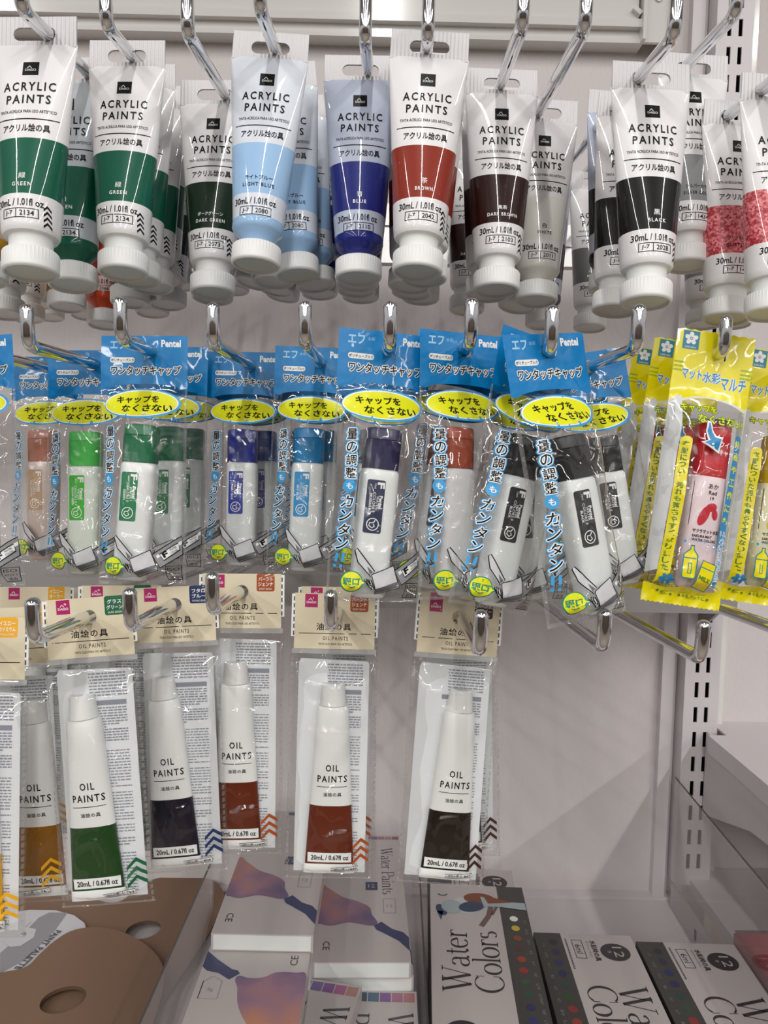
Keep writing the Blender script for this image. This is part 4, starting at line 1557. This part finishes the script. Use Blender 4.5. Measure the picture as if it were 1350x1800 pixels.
# ================================================================ BOXES ON THE SHELF
M_bw = mat('box_white', 'b2aaa8', 0.35)
M_bd = mat('box_dark', '3c3a38', 0.4)
M_bt = mat('box_ink', '2c2a2a', 0.4)

THIN, THICK = 0.028, 0.125
def arcp(cx, cz, rx, rz, a0, a1, n=18):
    return [(cx+rx*math.cos(math.radians(a0+(a1-a0)*k/n)), cz+rz*math.sin(math.radians(a0+(a1-a0)*k/n))) for k in range(n+1)]
SER = {
    'W': ([([(0.08, 1), (0.36, 0)], .13), ([(0.36, 0), (0.62, 1)], .035), ([(0.50, 1), (0.78, 0)], .13), ([(0.78, 0), (1.06, 1)], .035),
           ([(-.04, .985), (.22, .985)], .03), ([(.42, .985), (.70, .985)], .03), ([(.95, .985), (1.17, .985)], .03)], 1.16),
    'a': ([(arcp(.24, .44, .16, .17, 160, 0), 0), ([(.40, .46), (.40, .08), (.46, .02), (.52, .05)], .10), (arcp(.22, .15, .17, .15, 70, 330), 0), ([(.26, .30), (.40, .33)], .03)], .56),
    't': ([([(.16, .80), (.16, .12), (.22, .03), (.32, .05)], .10), ([(.02, .60), (.32, .60)], .03)], .36),
    'e': ([(arcp(.27, .31, .22, .31, 10, 320, 26), 0), ([(.06, .36), (.48, .36)], .03)], .54),
    'r': ([([(.14, .62), (.14, 0)], .105), ([(.02, .015), (.28, .015)], .03), ([(.03, .60), (.14, .60)], .03), (arcp(.32, .40, .17, .21, 150, 60), 0), ([(.38, .56), (.42, .56)], .09)], .46),
    'C': ([(arcp(.48, .5, .42, .51, 48, 312, 34), 0), ([(.80, .98), (.80, .66)], .03), ([(.80, .34), (.80, .10)], .03)], .90),
    'o': ([(arcp(.29, .31, .25, .31, 0, 360, 30), 0)], .60),
    'l': ([([(.14, 1.04), (.14, 0)], .105), ([(.02, .015), (.27, .015)], .03), ([(.03, 1.03), (.14, 1.03)], .03)], .28),
    's': ([(arcp(.22, .46, .14, .15, 40, 240, 16)+arcp(.24, .16, .16, .16, 70, -140, 16), 0)], .44),
    'P': ([([(.16, 1), (.16, 0)], .12), ([(.02, .015), (.34, .015)], .03), ([(.02, .985), (.4, .985)], .03), (arcp(.38, .74, .26, .25, 90, -90), 0), ([(.16, .49), (.4, .49)], .03)], .68),
    'i': ([([(.14, .62), (.14, 0)], .105), ([(.02, .015), (.27, .015)], .03), ([(.14, .93), (.14, .84)], .12)], .28),
    'n': ([([(.14, .62), (.14, 0)], .105), (arcp(.32, .44, .16, .18, 150, 0), 0), ([(.48, .44), (.48, 0)], .105), ([(.02, .015), (.26, .015)], .03), ([(.38, .015), (.60, .015)], .03)], .62),
    'D': ([([(.16, 1), (.16, 0)], .12), ([(.02, .015), (.40, .015)], .03), ([(.02, .985), (.4, .985)], .03), (arcp(.38, .5, .44, .49, 90, -90, 26), 0)], .90),
    'u': ([([(.14, .62), (.14, .18)], .105), (arcp(.31, .2, .17, .19, 180, 340), 0), ([(.47, .62), (.47, 0)], .105)], .62),
}
def serif(a, word, x, z, h, material, rot=0.0, layer=2, sx=1.0):
    c, q = math.cos(rot), math.sin(rot)
    cur = 0
    for ch in word:
        st, adv = SER[ch]
        for pts, wd in st:
            pp = [((cur+px)*h*sx, pz*h) for px, pz in pts]
            if wd:
                # straight stem of set width
                pp2 = [(x+px*c-pz*q, z+px*q+pz*c) for px, pz in pp]
                a.stroke(pp2, wd*h, material, layer)
            else:
                vs = []; fs = []
                P_ = [Vector(p) for p in pp]
                for i in range(len(P_)):
                    t_ = P_[min(i+1, len(P_)-1)]-P_[max(i-1, 0)]
                    t_.normalize()
                    nn = Vector((-t_.y, t_.x))
                    ww = (THIN+(THICK-THIN)*abs(t_.y)**1.6)*h/2
                    for sg in (1, -1):
                        p = P_[i]+nn*ww*sg
                        vs.append((x+p.x*c-p.y*q, z+p.x*q+p.y*c))
                fs = [(2*i, 2*i+1, 2*i+3, 2*i+2) for i in range(len(P_)-1)]
                a.add(vs, fs, material, layer)
        cur += adv
    return cur*h*sx

def lay_flat(mb, a, top, flip=False):
    """lay artwork (x, z plane) on a horizontal top: x stays x, z becomes y"""
    tmp = MB()
    a.lay(tmp, lambda x, z: 0, T=1e9, passes=0, eps=0.08)
    o = len(mb.v)
    for x, y, z in tmp.v:
        mb.v.append((x, z, top-y))
    remap = [mb.m(m_) for m_ in tmp.mats]
    for f, i in zip(tmp.f, tmp.mi):
        mb.f.append([k+o for k in f]); mb.mi.append(remap[i]); mb.sm.append(False)

def box_frame(hgt, bl, fl):
    """matrix with the origin at the back-left top corner, y pointing to the back"""
    A = G(bl[0], bl[1], hgt); B = G(fl[0], fl[1], hgt)
    yv = (A-B).normalized(); zv = Vector((0, 0, 1)); xv = yv.cross(zv)
    M = Matrix((xv, yv, zv)).transposed().to_4x4()
    M.translation = A
    return M

DOTS = ['d8d8d4', 'b4a22c', '74402e', '50302a', '8a3a2c', '82302e', '344a30', '2a463c', '2c2c4e', '30305c', '362e48', '302e32']
def dotm(i):
    return mat('dot_'+DOTS[i], DOTS[i], 0.5)
def wcbox(face):
    """water colour box 79 x 215 x 18.5 mm, origin back-left top; face 'up' or 'down' is which way the print reads"""
    mb = MB()
    Wd, Ln, Th = 79.0, 215.0, 18.5
    mb.box(0, Wd, -Ln, 0, -Th, 0, M_bw)
    # dark printed wrap on the strip side
    a = Art()
    names = ['しろ', 'きいろ', 'レモン', 'ちゃ', 'しゅ', 'あか', 'みどり', 'ふかみどり', 'あお', 'ぐんじょう', 'むらさき', 'くろ']
    if face == 'up':
        a.poly([(57, -Ln), (57, 0), (Wd, 0), (Wd, -Ln)], M_bd, 1)
        for i in range(12):
            z = -46-i*12.5
            a.ell(67, z, 3.3, 3.5, dotm(i), 2, 22)
            a.text(names[i], 75, z-4, 2.4, M_g2, 2.0*len(names[i]), 2, rot=math.pi/2)
        serif(a, 'Water', 28, -134, 20.5, M_bt, rot=math.pi/2, sx=1.12)
        serif(a, 'Colors', 51, -134, 20, M_bt, rot=math.pi/2, sx=1.06)
        # painted bird
        c1 = mat('bird_grey', '9aa4a8', 0.6); c2 = mat('bird_navy', '38445c', 0.6); c3 = mat('bird_rust', '7a4632', 0.6); c4 = mat('bird_pale', 'b8bcc0', 0.6); c5 = mat('twig', '6a5450', 0.6)
        a.ell(9, -38, 4.2, 8.0, c2, 2, 24, rot=0.3)
        a.poly([(5.0, -40), (10.4, -40), (8.4, -52)], c2, 2)
        a.ell(18, -33, 9, 9.6, c1, 3, 26, rot=0.3)
        a.ell(30, -30, 12.5, 11.6, c4, 2, 30, rot=0.15)
        a.ell(41, -20, 13, 8.0, c3, 4, 28, rot=-0.05)
        a.ell(34, -32, 11, 7.2, c2, 4, 26, rot=0.35)
        a.poly([(42, -17), (60, -23), (78.6, -24), (78.6, -34), (58, -31), (44, -31)], c1, 5)
        a.poly([(44, -14), (68, -24), (48, -27)], c3, 6)
        a.stroke([(50, -31), (47, -44), (40, -58)], 4.4, c5, 2)
        a.stroke([(55, -30), (50, -42)], 2.4, c5, 2)
        a.stroke(arcp(10.5, -14, 4, 3.4, 200, 340, 10), 1.2, M_bt, 2)
        a.ell(20, -175, 13.5, 13.5, M_bt, 2, 40)
        a.text('12', 20, -175, 9, M_bw, 15, 3, rot=math.pi/2)
        a.text('水彩絵の具', 40, -180, 5.2, M_bt, 24, 2, rot=math.pi/2, off=0.03)
    else:
        a.poly([(0, -Ln), (0, 0), (21.5, 0), (21.5, -Ln)], M_bd, 1)
        for i in range(12):
            z = -12-i*12.6
            a.ell(13.5, z, 3.5, 3.7, dotm(11-i), 2, 22)
            a.text(names[11-i], 5.4, z-4, 2.4, M_g2, 2.0*len(names[i]), 2, rot=-math.pi/2)
        a.ell(61, -22, 11.6, 10.8, M_bt, 2, 40)
        a.text('12', 63.5, -22, 7.5, M_bw, 13, 3, rot=-math.pi/2)
        a.text('色', 56.5, -22, 3, M_bw, 3, 3, rot=-math.pi/2)
        a.text('水彩絵の具', 45.5, -21, 4.6, M_bt, 25, 2, rot=-math.pi/2, off=0.03)
        a.text('ポリチューブ入り', 41.0, -19, 1.8, M_bt, 20, 2, rot=-math.pi/2)
        a.frame(28.6, -31, 37, -8, 0.5, M_bt, 2)
        a.text('6ml', 32.8, -19.5, 5, M_bt, 11, 2, rot=-math.pi/2)
        for k in range(20):
            a.rect(23.6, -8-k*1.9, 25.0, -6.7-k*1.9, M_ink, 2)
        serif(a, 'Water', 51, -62, 22, M_bt, rot=-math.pi/2, sx=1.08)
        serif(a, 'Colors', 28, -62, 20.5, M_bt, rot=-math.pi/2, sx=1.04)
    lay_flat(mb, a, 0)
    top = mb.mesh('carton')
    side = MB()
    if face == 'up':
        side.box(Wd, Wd+0.25, -Ln, 0, -Th, 0.1, M_bd)
    else:
        side.box(-0.25, 0, -Ln, 0, -Th, 0.1, M_bd)
    return top, side.mesh('dark_edge')
WUP, WDN = wcbox('up'), wcbox('down')
def put_box(meshes, M, dz, label, dx=0, dy=0, rz=0, name='water_colour_box', grp='water colour boxes on the shelf'):
    M2 = Matrix.Translation((0, 0, dz)) @ M @ Matrix.Translation((dx*0.001, dy*0.001, 0)) @ Matrix.Rotation(math.radians(rz), 4, 'Z')
    t = thing(name, label, 'box', grp, M2)
    link('carton', meshes[0], t)
    if len(meshes) > 1:
        link('dark_edge', meshes[1], t)
    return t
H1, H2 = ZS+0.0762, ZS+0.0572
Mx = box_frame(H1, (756, 1553), (760, 1800))
put_box(WUP, Mx, 0, 'water colour box with painted bird, top of the middle stack')
put_box(WDN, Mx, -0.019, 'water colour box pushed back under the bird box, its round 12 mark peeking out behind', -1.0, 62, 0)
put_box(WUP, Mx, -0.038, 'water colour box third from top of the middle stack', -0.6, 0.2, -0.2)
put_box(WUP, Mx, -0.057, 'water colour box lowest of the middle stack', 0.3, -0.6, 0.2)
Mx = box_frame(H2, (938, 1639), (981, 1800))
put_box(WDN, Mx, 0, 'water colour box with round 12 mark, top of the stack right of the bird box')
put_box(WDN, Mx, -0.019, 'water colour box in the middle of the stack right of the bird box', -0.8, 0.6, 0.3)
put_box(WDN, Mx, -0.038, 'water colour box lowest of the stack right of the bird box', 0.5, 0, 0)
Mx = box_frame(H2, (1118, 1655), (1188, 1800))
put_box(WDN, Mx, 0, 'rightmost water colour box with round 12 mark, top of its stack')
put_box(WDN, Mx, -0.019, 'water colour box in the middle of the rightmost stack', -0.8, 0.4, 0.3)
put_box(WDN, Mx, -0.038, 'water colour box lowest of the rightmost stack', 0.5, 0.2, 0)

# brush pen boxes with coloured wash
def wash_mat(coef, plus):
    M_wash = bpy.data.materials.new('colour_wash')
    M_wash.use_nodes = True
    nt = M_wash.node_tree
    b = nt.nodes['Principled BSDF']
    tcn = nt.nodes.new('ShaderNodeTexCoord'); mpn = nt.nodes.new('ShaderNodeMapping'); nz = nt.nodes.new('ShaderNodeTexNoise'); rp = nt.nodes.new('ShaderNodeValToRGB')
    gr = nt.nodes.new('ShaderNodeSeparateXYZ'); ad = nt.nodes.new('ShaderNodeMath'); ad.operation = 'MULTIPLY_ADD'
    nz.inputs['Scale'].default_value = 30
    nz.inputs['Detail'].default_value = 2
    nt.links.new(tcn.outputs['Object'], nz.inputs['Vector'])
    nt.links.new(tcn.outputs['Object'], gr.inputs[0])
    ad.inputs[1].default_value = coef
    nt.links.new(gr.outputs['Y'], ad.inputs[0])
    mu = nt.nodes.new('ShaderNodeMath'); mu.operation = 'ADD'; mu.inputs[1].default_value = plus
    nt.links.new(nz.outputs[0], mu.inputs[0])
    nt.links.new(mu.outputs[0], ad.inputs[2])
    nt.links.new(ad.outputs[0], rp.inputs[0])
    rp.color_ramp.elements[0].color = (*lin('645878'), 1); rp.color_ramp.elements[0].position = 0.25
    rp.color_ramp.elements[1].color = (*lin('b07a62'), 1); rp.color_ramp.elements[1].position = 0.80
    ee = rp.color_ramp.elements.new(0.5); ee.color = (*lin('927080'), 1)
    nt.links.new(rp.outputs[0], b.inputs['Base Color'])
    b.inputs['Roughness'].default_value = 0.35
    return M_wash
M_wash, M_wash2 = wash_mat(9.0, 1.05), wash_mat(-9.0, -0.42)
SWS = {0: ['9a6a80', '8a5a64', '4c5878', '4c5878', '6a5a88', '7a4c88', '9a5a80', 'a87a74'], 2: ['4c5878', '4c5878', '48607a', '3c5260', '4c6478', '7a5688', '9a6a80', 'a87074']}
M_pen = mat('pen_navy', '3c4060', 0.4)
M_bf = mat('box_front_white', 'd8dad6', 0.2, coat=0.3)
SW = ['4c5878', '6a5a88', '7a5688', '9a6a80', 'a87a74', '8a5a64', '5a6a80', '48607a']
def crom(p, n=5):
    out = []
    L = len(p)
    for i in range(L):
        p0, p1, p2, p3 = [Vector(p[(i+k-1) % L]) for k in range(4)]
        if abs(p1.x-p2.x) < 1e-6 and (p1.x in (0, 70.0)):
            out.append(tuple(p1)); continue
        for k in range(n):
            t = k/n
            v = 0.5*((2*p1)+(-p0+p2)*t+(2*p0-5*p1+4*p2-p3)*t*t+(-p0+3*p1-3*p2+p3)*t**3)
            out.append((min(max(v.x, 0), 70), v.y))
    return out
def penbox(style):
    mb = MB()
    Wd, Ln, Th = 70.0, 182.0, 12.4
    mb.box(0, Wd, -Ln, 0, -Th, 0, M_bw)
    mb.box(1.5, Wd-1.5, -Ln-0.3, -Ln, -Th+1.0, -1.0, M_bf)
    a = Art()
    if style == 'pour':        # near end: wash flowing from a pen tip
        o = -Ln
        wash = [(0, o+50), (0, o+98)]
        wash += [(8, o+92), (20, o+80), (32, o+74), (41, o+66), (43, o+56), (47, o+46), (42, o+42), (34, o+44), (24, o+46), (12, o+42), (4, o+44)]
        a.poly(crom(wash), M_wash, 1)
        a.poly([(44, o+42), (50, o+47), (58, o+38), (66, o+34), (70, o+28), (70, o+12), (62, o+24), (50, o+34), (46, o+37)], M_pen, 2)
        a.text('CE', 9, o+18, 5.0, M_bt, 10, 2, rot=-math.pi/2)
        a.frame(52, o+58, 62, o+78, 0.5, M_g2, 2)
        a.text('12', 57, o+68, 4, M_g2, None, 2)
        q_ = serif(a, 'Water', 52, -24, 10.5, M_ink, rot=-math.pi/2, sx=1.12)
        serif(a, 'Paints', 52, -24-q_-3, 10.5, M_ink, rot=-math.pi/2, sx=1.12)
        for i in range(6):
            a.rect(30+i*6.6, -8, 36+i*6.6, -3, mat('sw_'+SW[i], SW[i], 0.4), 2)
        a.rect(38, -92, 48, -80, M_pen, 2)
        a.text('12', 43, -86, 5, M_bw, None, 3)
    elif style == 'pour_far':  # the same box turned round
        wash = [(Wd, -76), (Wd, -30), (62, -26), (50, -26), (42, -31), (33, -32), (26, -30), (24, -34), (27, -42), (30, -56), (37, -70), (46, -80), (58, -84)]
        a.poly(crom(wash), M_wash2, 1)
        a.poly([(26, -28), (20, -34), (12, -28), (4, -26), (0, -22), (0, -6), (8, -14), (20, -24), (24, -25)], M_pen, 2)
        a.text('CE', 60, -14, 5.0, M_bt, 10, 2, rot=math.pi/2)
        pg = [(4, -52), (4, -36), (10, -31), (16, -36), (16, -52)]
        a.stroke(pg, 0.5, M_g2, 2, closed=True)
        a.text('9g', 10, -44, 4, M_g2, None, 2)
    else:                      # swatch strip at the far end
        for i in range(8):
            a.rect(2+i*8.4, -11, 9.6+i*8.4, -2, mat('sw_'+SWS[style][i], SWS[style][i], 0.4), 2)
        serif(a, 'Water', 50, -22, 17, M_ink, rot=-math.pi/2)
        serif(a, 'Paints', 20, -22, 17, M_ink, rot=-math.pi/2)
    lay_flat(mb, a, 0)
    return (mb.mesh('carton'),)
PB1, PB2, PB3, PB4 = penbox('pour'), penbox('pour_far'), penbox(0), penbox(2)
hA, hB, hC, hD, hE = ZS+0.119, ZS+0.089, ZS+0.1062, ZS+0.078, ZS+0.066
GP = 'brush pen boxes on the shelf'
def near_frame(hgt, flp, frp, length):
    """matrix from the two near top corners of a box"""
    A = G(flp[0], flp[1], hgt); B = G(frp[0], frp[1], hgt)
    xv = (B-A).normalized(); yv = Vector((0, 0, 1)).cross(xv)
    M = Matrix((xv, yv, Vector((0, 0, 1)))).transposed().to_4x4()
    M.translation = A+yv*length
    return M
MA = near_frame(hA, (371, 1640), (549, 1644), 0.182)
put_box(PB1, MA, 0, 'brush pen box with colour wash, topmost at left with white end facing', name='brush_pen_box', grp=GP)
MBx = near_frame(hB, (549, 1691), (722, 1691), 0.182)
put_box(PB1, MBx, 0, 'brush pen box with colour wash right of the topmost one', name='brush_pen_box', grp=GP)
put_box(PB1, MBx, -0.0127, 'brush pen box directly under the right hand wash box', 0.8, 3, 0.5, name='brush_pen_box', grp=GP)
A0 = G(366, 1672, hC); B0 = G(545, 1676, hC)
xv = (B0-A0).normalized(); yv = Vector((0, 0, 1)).cross(xv)
MC = Matrix((xv, yv, Vector((0, 0, 1)))).transposed().to_4x4(); MC.translation = A0+yv*0.006
put_box(PB2, MC, 0, 'brush pen box with upside down wash at the lower left', name='brush_pen_box', grp=GP)
A0 = G(520, 1716, hD); B0 = G(622, 1732, hD)
xv = (B0-A0).normalized(); yv = Vector((0, 0, 1)).cross(xv)
MD = Matrix((xv, yv, Vector((0, 0, 1)))).transposed().to_4x4(); MD.translation = A0-xv*0.022
put_box(PB3, MD, 0, 'brush pen box with swatch strip right of the upside down wash', name='brush_pen_box', grp=GP)
A0 = G(560, 1738, hE); B0 = G(726, 1742, hE)
xv = (B0-A0).normalized(); yv = Vector((0, 0, 1)).cross(xv)
ME_ = Matrix((xv, yv, Vector((0, 0, 1)))).transposed().to_4x4(); ME_.translation = A0
put_box(PB4, ME_, -0.0005, 'brush pen box with swatch strip beside the divider', name='brush_pen_box', grp=GP)

def riser(M, wd, y0, y1, ztop, label):
    mb = MB(1.0)
    p = [M @ Vector((x, y, 0)) for x, y in ((0.002, y0), (wd-0.002, y0), (wd-0.002, y1), (0.002, y1))]
    vs = [(q.x, q.y, z) for z in (ZS, ztop) for q in p]
    mb.add(vs, [(0, 1, 2, 3), (4, 5, 6, 7), (0, 1, 5, 4), (1, 2, 6, 5), (2, 3, 7, 6), (3, 0, 4, 7)], M_paint, False)
    tag(link('display_riser', mb.mesh('display_riser')), label, 'riser')
riser(MA, 0.07, -0.180, -0.006, hA-0.0125, 'plain block under the topmost wash box')
riser(MBx, 0.07, -0.176, -0.006, hB-0.0256, 'plain block under the pair of wash boxes')
riser(MC, 0.048, -0.180, -0.008, hC-0.0125, 'plain block under the upside down wash box')
riser(ME_, 0.066, -0.175, -0.004, hE-0.0132, 'plain block under the two swatch strip boxes')

# clear dividers
M_acr = film_mat('clear_acrylic', (0.90, 0.90, 0.90), ior=1.5, rough=0.02, bscale=3, bstr=0.0)
M_edge = mat('acrylic_edge', '55504e', 0.2)
def divider(p_near, p_far, htop, label, zfoot=ZS, dark=M_edge):
    A = G(p_near[0], p_near[1], htop); B = G(p_far[0], p_far[1], htop)
    dv = (B-A)
    if A.y > 0.40:
        A = A-dv*((A.y-0.40)/dv.y)
    B = A+dv*((min(B.y+0.02, WY-0.003)-A.y)/dv.y)
    nx = Vector((dv.y, -dv.x, 0)).normalized()*0.0008
    t = thing('clear_divider', label, 'divider', 'clear plastic dividers', Matrix.Identity(4))
    mb = MB(1.0)
    vs = [(p.x+s*nx.x, p.y+s*nx.y, z) for s in (-1, 1) for p, z in ((A, zfoot), (B, zfoot), (B, htop), (A, htop))]
    mb.add(vs, [(0, 1, 2, 3), (7, 6, 5, 4)], M_acr, False)
    link('pane', mb.mesh('pane'), t)
    mb = MB(1.0)
    vs = [(p.x+s*nx.x, p.y+s*nx.y, z) for s in (-1, 1) for p, z in ((A, htop), (B, htop), (B, htop+0.0004), (A, htop+0.0004))]
    mb.add(vs, [(0, 1, 2, 3), (7, 6, 5, 4), (0, 4, 5, 1), (3, 2, 6, 7), (0, 3, 7, 4), (1, 5, 6, 2)], dark, False)
    link('top_edge', mb.mesh('top_edge'), t)
divider((245, 1800), (365, 1530), ZS+0.068, 'clear plastic divider between the wooden palettes and the pen boxes')
divider((752, 1800), (738, 1545), ZS+0.070, 'clear plastic divider between the pen boxes and the bird box')
divider((1350, 1562), (1200, 1382), 1.35-0.314, 'tall clear plastic divider at the right in front of the upright', zfoot=ZS+0.001)

# wooden palettes
M_mdf = mat('palette_board', '7c614d', 0.7, bump=('noise', 500, 0.15, 0.0004))
M_mdfs = mat('palette_edge', '5f4836', 0.8)
def palette(pts, hole, h, label, thick=0.003):
    def cv(u, v):
        p = G(u, v, h)
        return (p.x, p.y)
    def smooth(p, n=6):
        out = []
        L = len(p)
        for i in range(L):
            p0, p1, p2, p3 = [Vector(p[(i+k-1) % L]) for k in range(4)]
            for k in range(n):
                t = k/n
                out.append(tuple(0.5*((2*p1)+(-p0+p2)*t+(2*p0-5*p1+4*p2-p3)*t*t+(-p0+3*p1-3*p2+p3)*t**3)))
        return out
    o = smooth([cv(*p) for p in pts])
    hs = []
    if hole:
        (u, v), rx, ry, an = hole
        c = cv(u, v)
        hs = [[(c[0]+rx*math.cos(k*math.pi/16)*math.cos(an)-ry*math.sin(k*math.pi/16)*math.sin(an),
                c[1]+rx*math.cos(k*math.pi/16)*math.sin(an)+ry*math.sin(k*math.pi/16)*math.cos(an)) for k in range(32)]]
    me = flat_solid(o, hs, thick, M_mdf, 'wooden_palette', 1.0, M_mdfs)
    ob = link('wooden_palette', me)
    ob.location = (0, 0, h-thick/2)
    tag(ob, label, 'palette', 'wooden painting palettes')
z6 = lambda x, y: (x/3.375, 1480+y/3.375)
hp = ZS+0.010
palette([z6(-500, 100), z6(-200, 200), z6(100, 250), z6(330, 290), z6(520, 290), z6(600, 350), z6(700, 355), z6(790, 300), z6(900, 225), z6(1080, 198), z6(1250, 225), z6(1330, 320),
         z6(1250, 520), z6(1080, 780), z6(900, 1000), z6(500, 1150), z6(0, 1200), z6(-500, 900)], (z6(850, 520), 0.0155, 0.0135, 0.5), hp, 'brown wooden palette lying at the back with finger hole')
palette([z6(-900, 900), z6(-400, 850), z6(0, 775), z6(150, 742), z6(240, 660), z6(330, 582), z6(430, 525), z6(560, 505), z6(700, 525), z6(830, 585), z6(920, 660), z6(968, 745),
         z6(970, 850), z6(930, 1000), z6(800, 1300), z6(400, 1600), z6(-300, 1700), z6(-900, 1500)], (z6(375, 935), 0.0170, 0.0150, 0.5), hp+0.007, 'brown wooden palette in front with oval thumb hole')
# printed card between them
hc = hp+0.0035
mb = MB(1.0)
pts = [z6(-500, 600), z6(-200, 470), z6(0, 425), z6(180, 402), z6(330, 405), z6(440, 435), z6(500, 480), z6(520, 540), z6(480, 640), z6(300, 800), z6(0, 900), z6(-500, 900)]
wpts = [G(u, v, hc) for u, v in pts]
n = len(wpts)
vs = [(p.x, p.y, hc) for p in wpts]+[(p.x, p.y, hc-0.0006) for p in wpts]
tri = tessellate_polygon([[Vector((p.x, p.y, 0)) for p in wpts]])
mb.add(vs, [tuple(t_) for t_ in tri]+[tuple(i+n for i in t_) for t_ in tri]+[(i, (i+1) % n, (i+1) % n+n, i+n) for i in range(n)], mat('card_white', 'c4c4c8', 0.5), False)
def on_card(pts, m_, dz):
    w_ = [G(*z6(*p), hc) for p in pts]
    tr = tessellate_polygon([[Vector((p.x, p.y, 0)) for p in w_]])
    mb.add([(p.x, p.y, hc+dz) for p in w_], [tuple(t_) for t_ in tr], m_, False)
on_card([(0, 660), (120, 560), (230, 450), (290, 420), (400, 420), (330, 520), (150, 700), (0, 780)], mat('card_grey', '8f8e92', 0.5), 0.0002)
on_card([(20, 600), (40, 520), (120, 480), (185, 475), (150, 505), (215, 520), (200, 570), (120, 620), (60, 625)], mat('card_white', 'c4c4c8', 0.5), 0.0004)
on_card([(122, 548), (140, 538), (160, 542), (150, 556), (130, 558)], mat('card_grey', '8f8e92', 0.5), 0.0006)
a = Art()
A = G(*z6(100, 760), hc); B = G(*z6(350, 530), hc)
dv = B-A
for wrd, x, h_ in (('PAINT PALETTE', 0.5, 3.6),):
    vs, fs = glyphs(wrd, 0.03, 2, 1.1)
    x0, x1 = min(p[0] for p in vs), max(p[0] for p in vs)
    L = dv.length
    ux = -dv.normalized(); uy = Vector((-ux.y, ux.x, 0))
    k = L/(x1-x0)
    mb.add([tuple(B+ux*((p[0]-x0)*k)+uy*(p[1]-0.35)*k*1.1+Vector((0, 0, 0.0008))) for p in vs], fs, M_ink, False)
tag(link('printed_card', mb.mesh('printed_card')), 'white printed card with palette drawing under the front palette', 'card')
print('objects', len(bpy.data.objects))
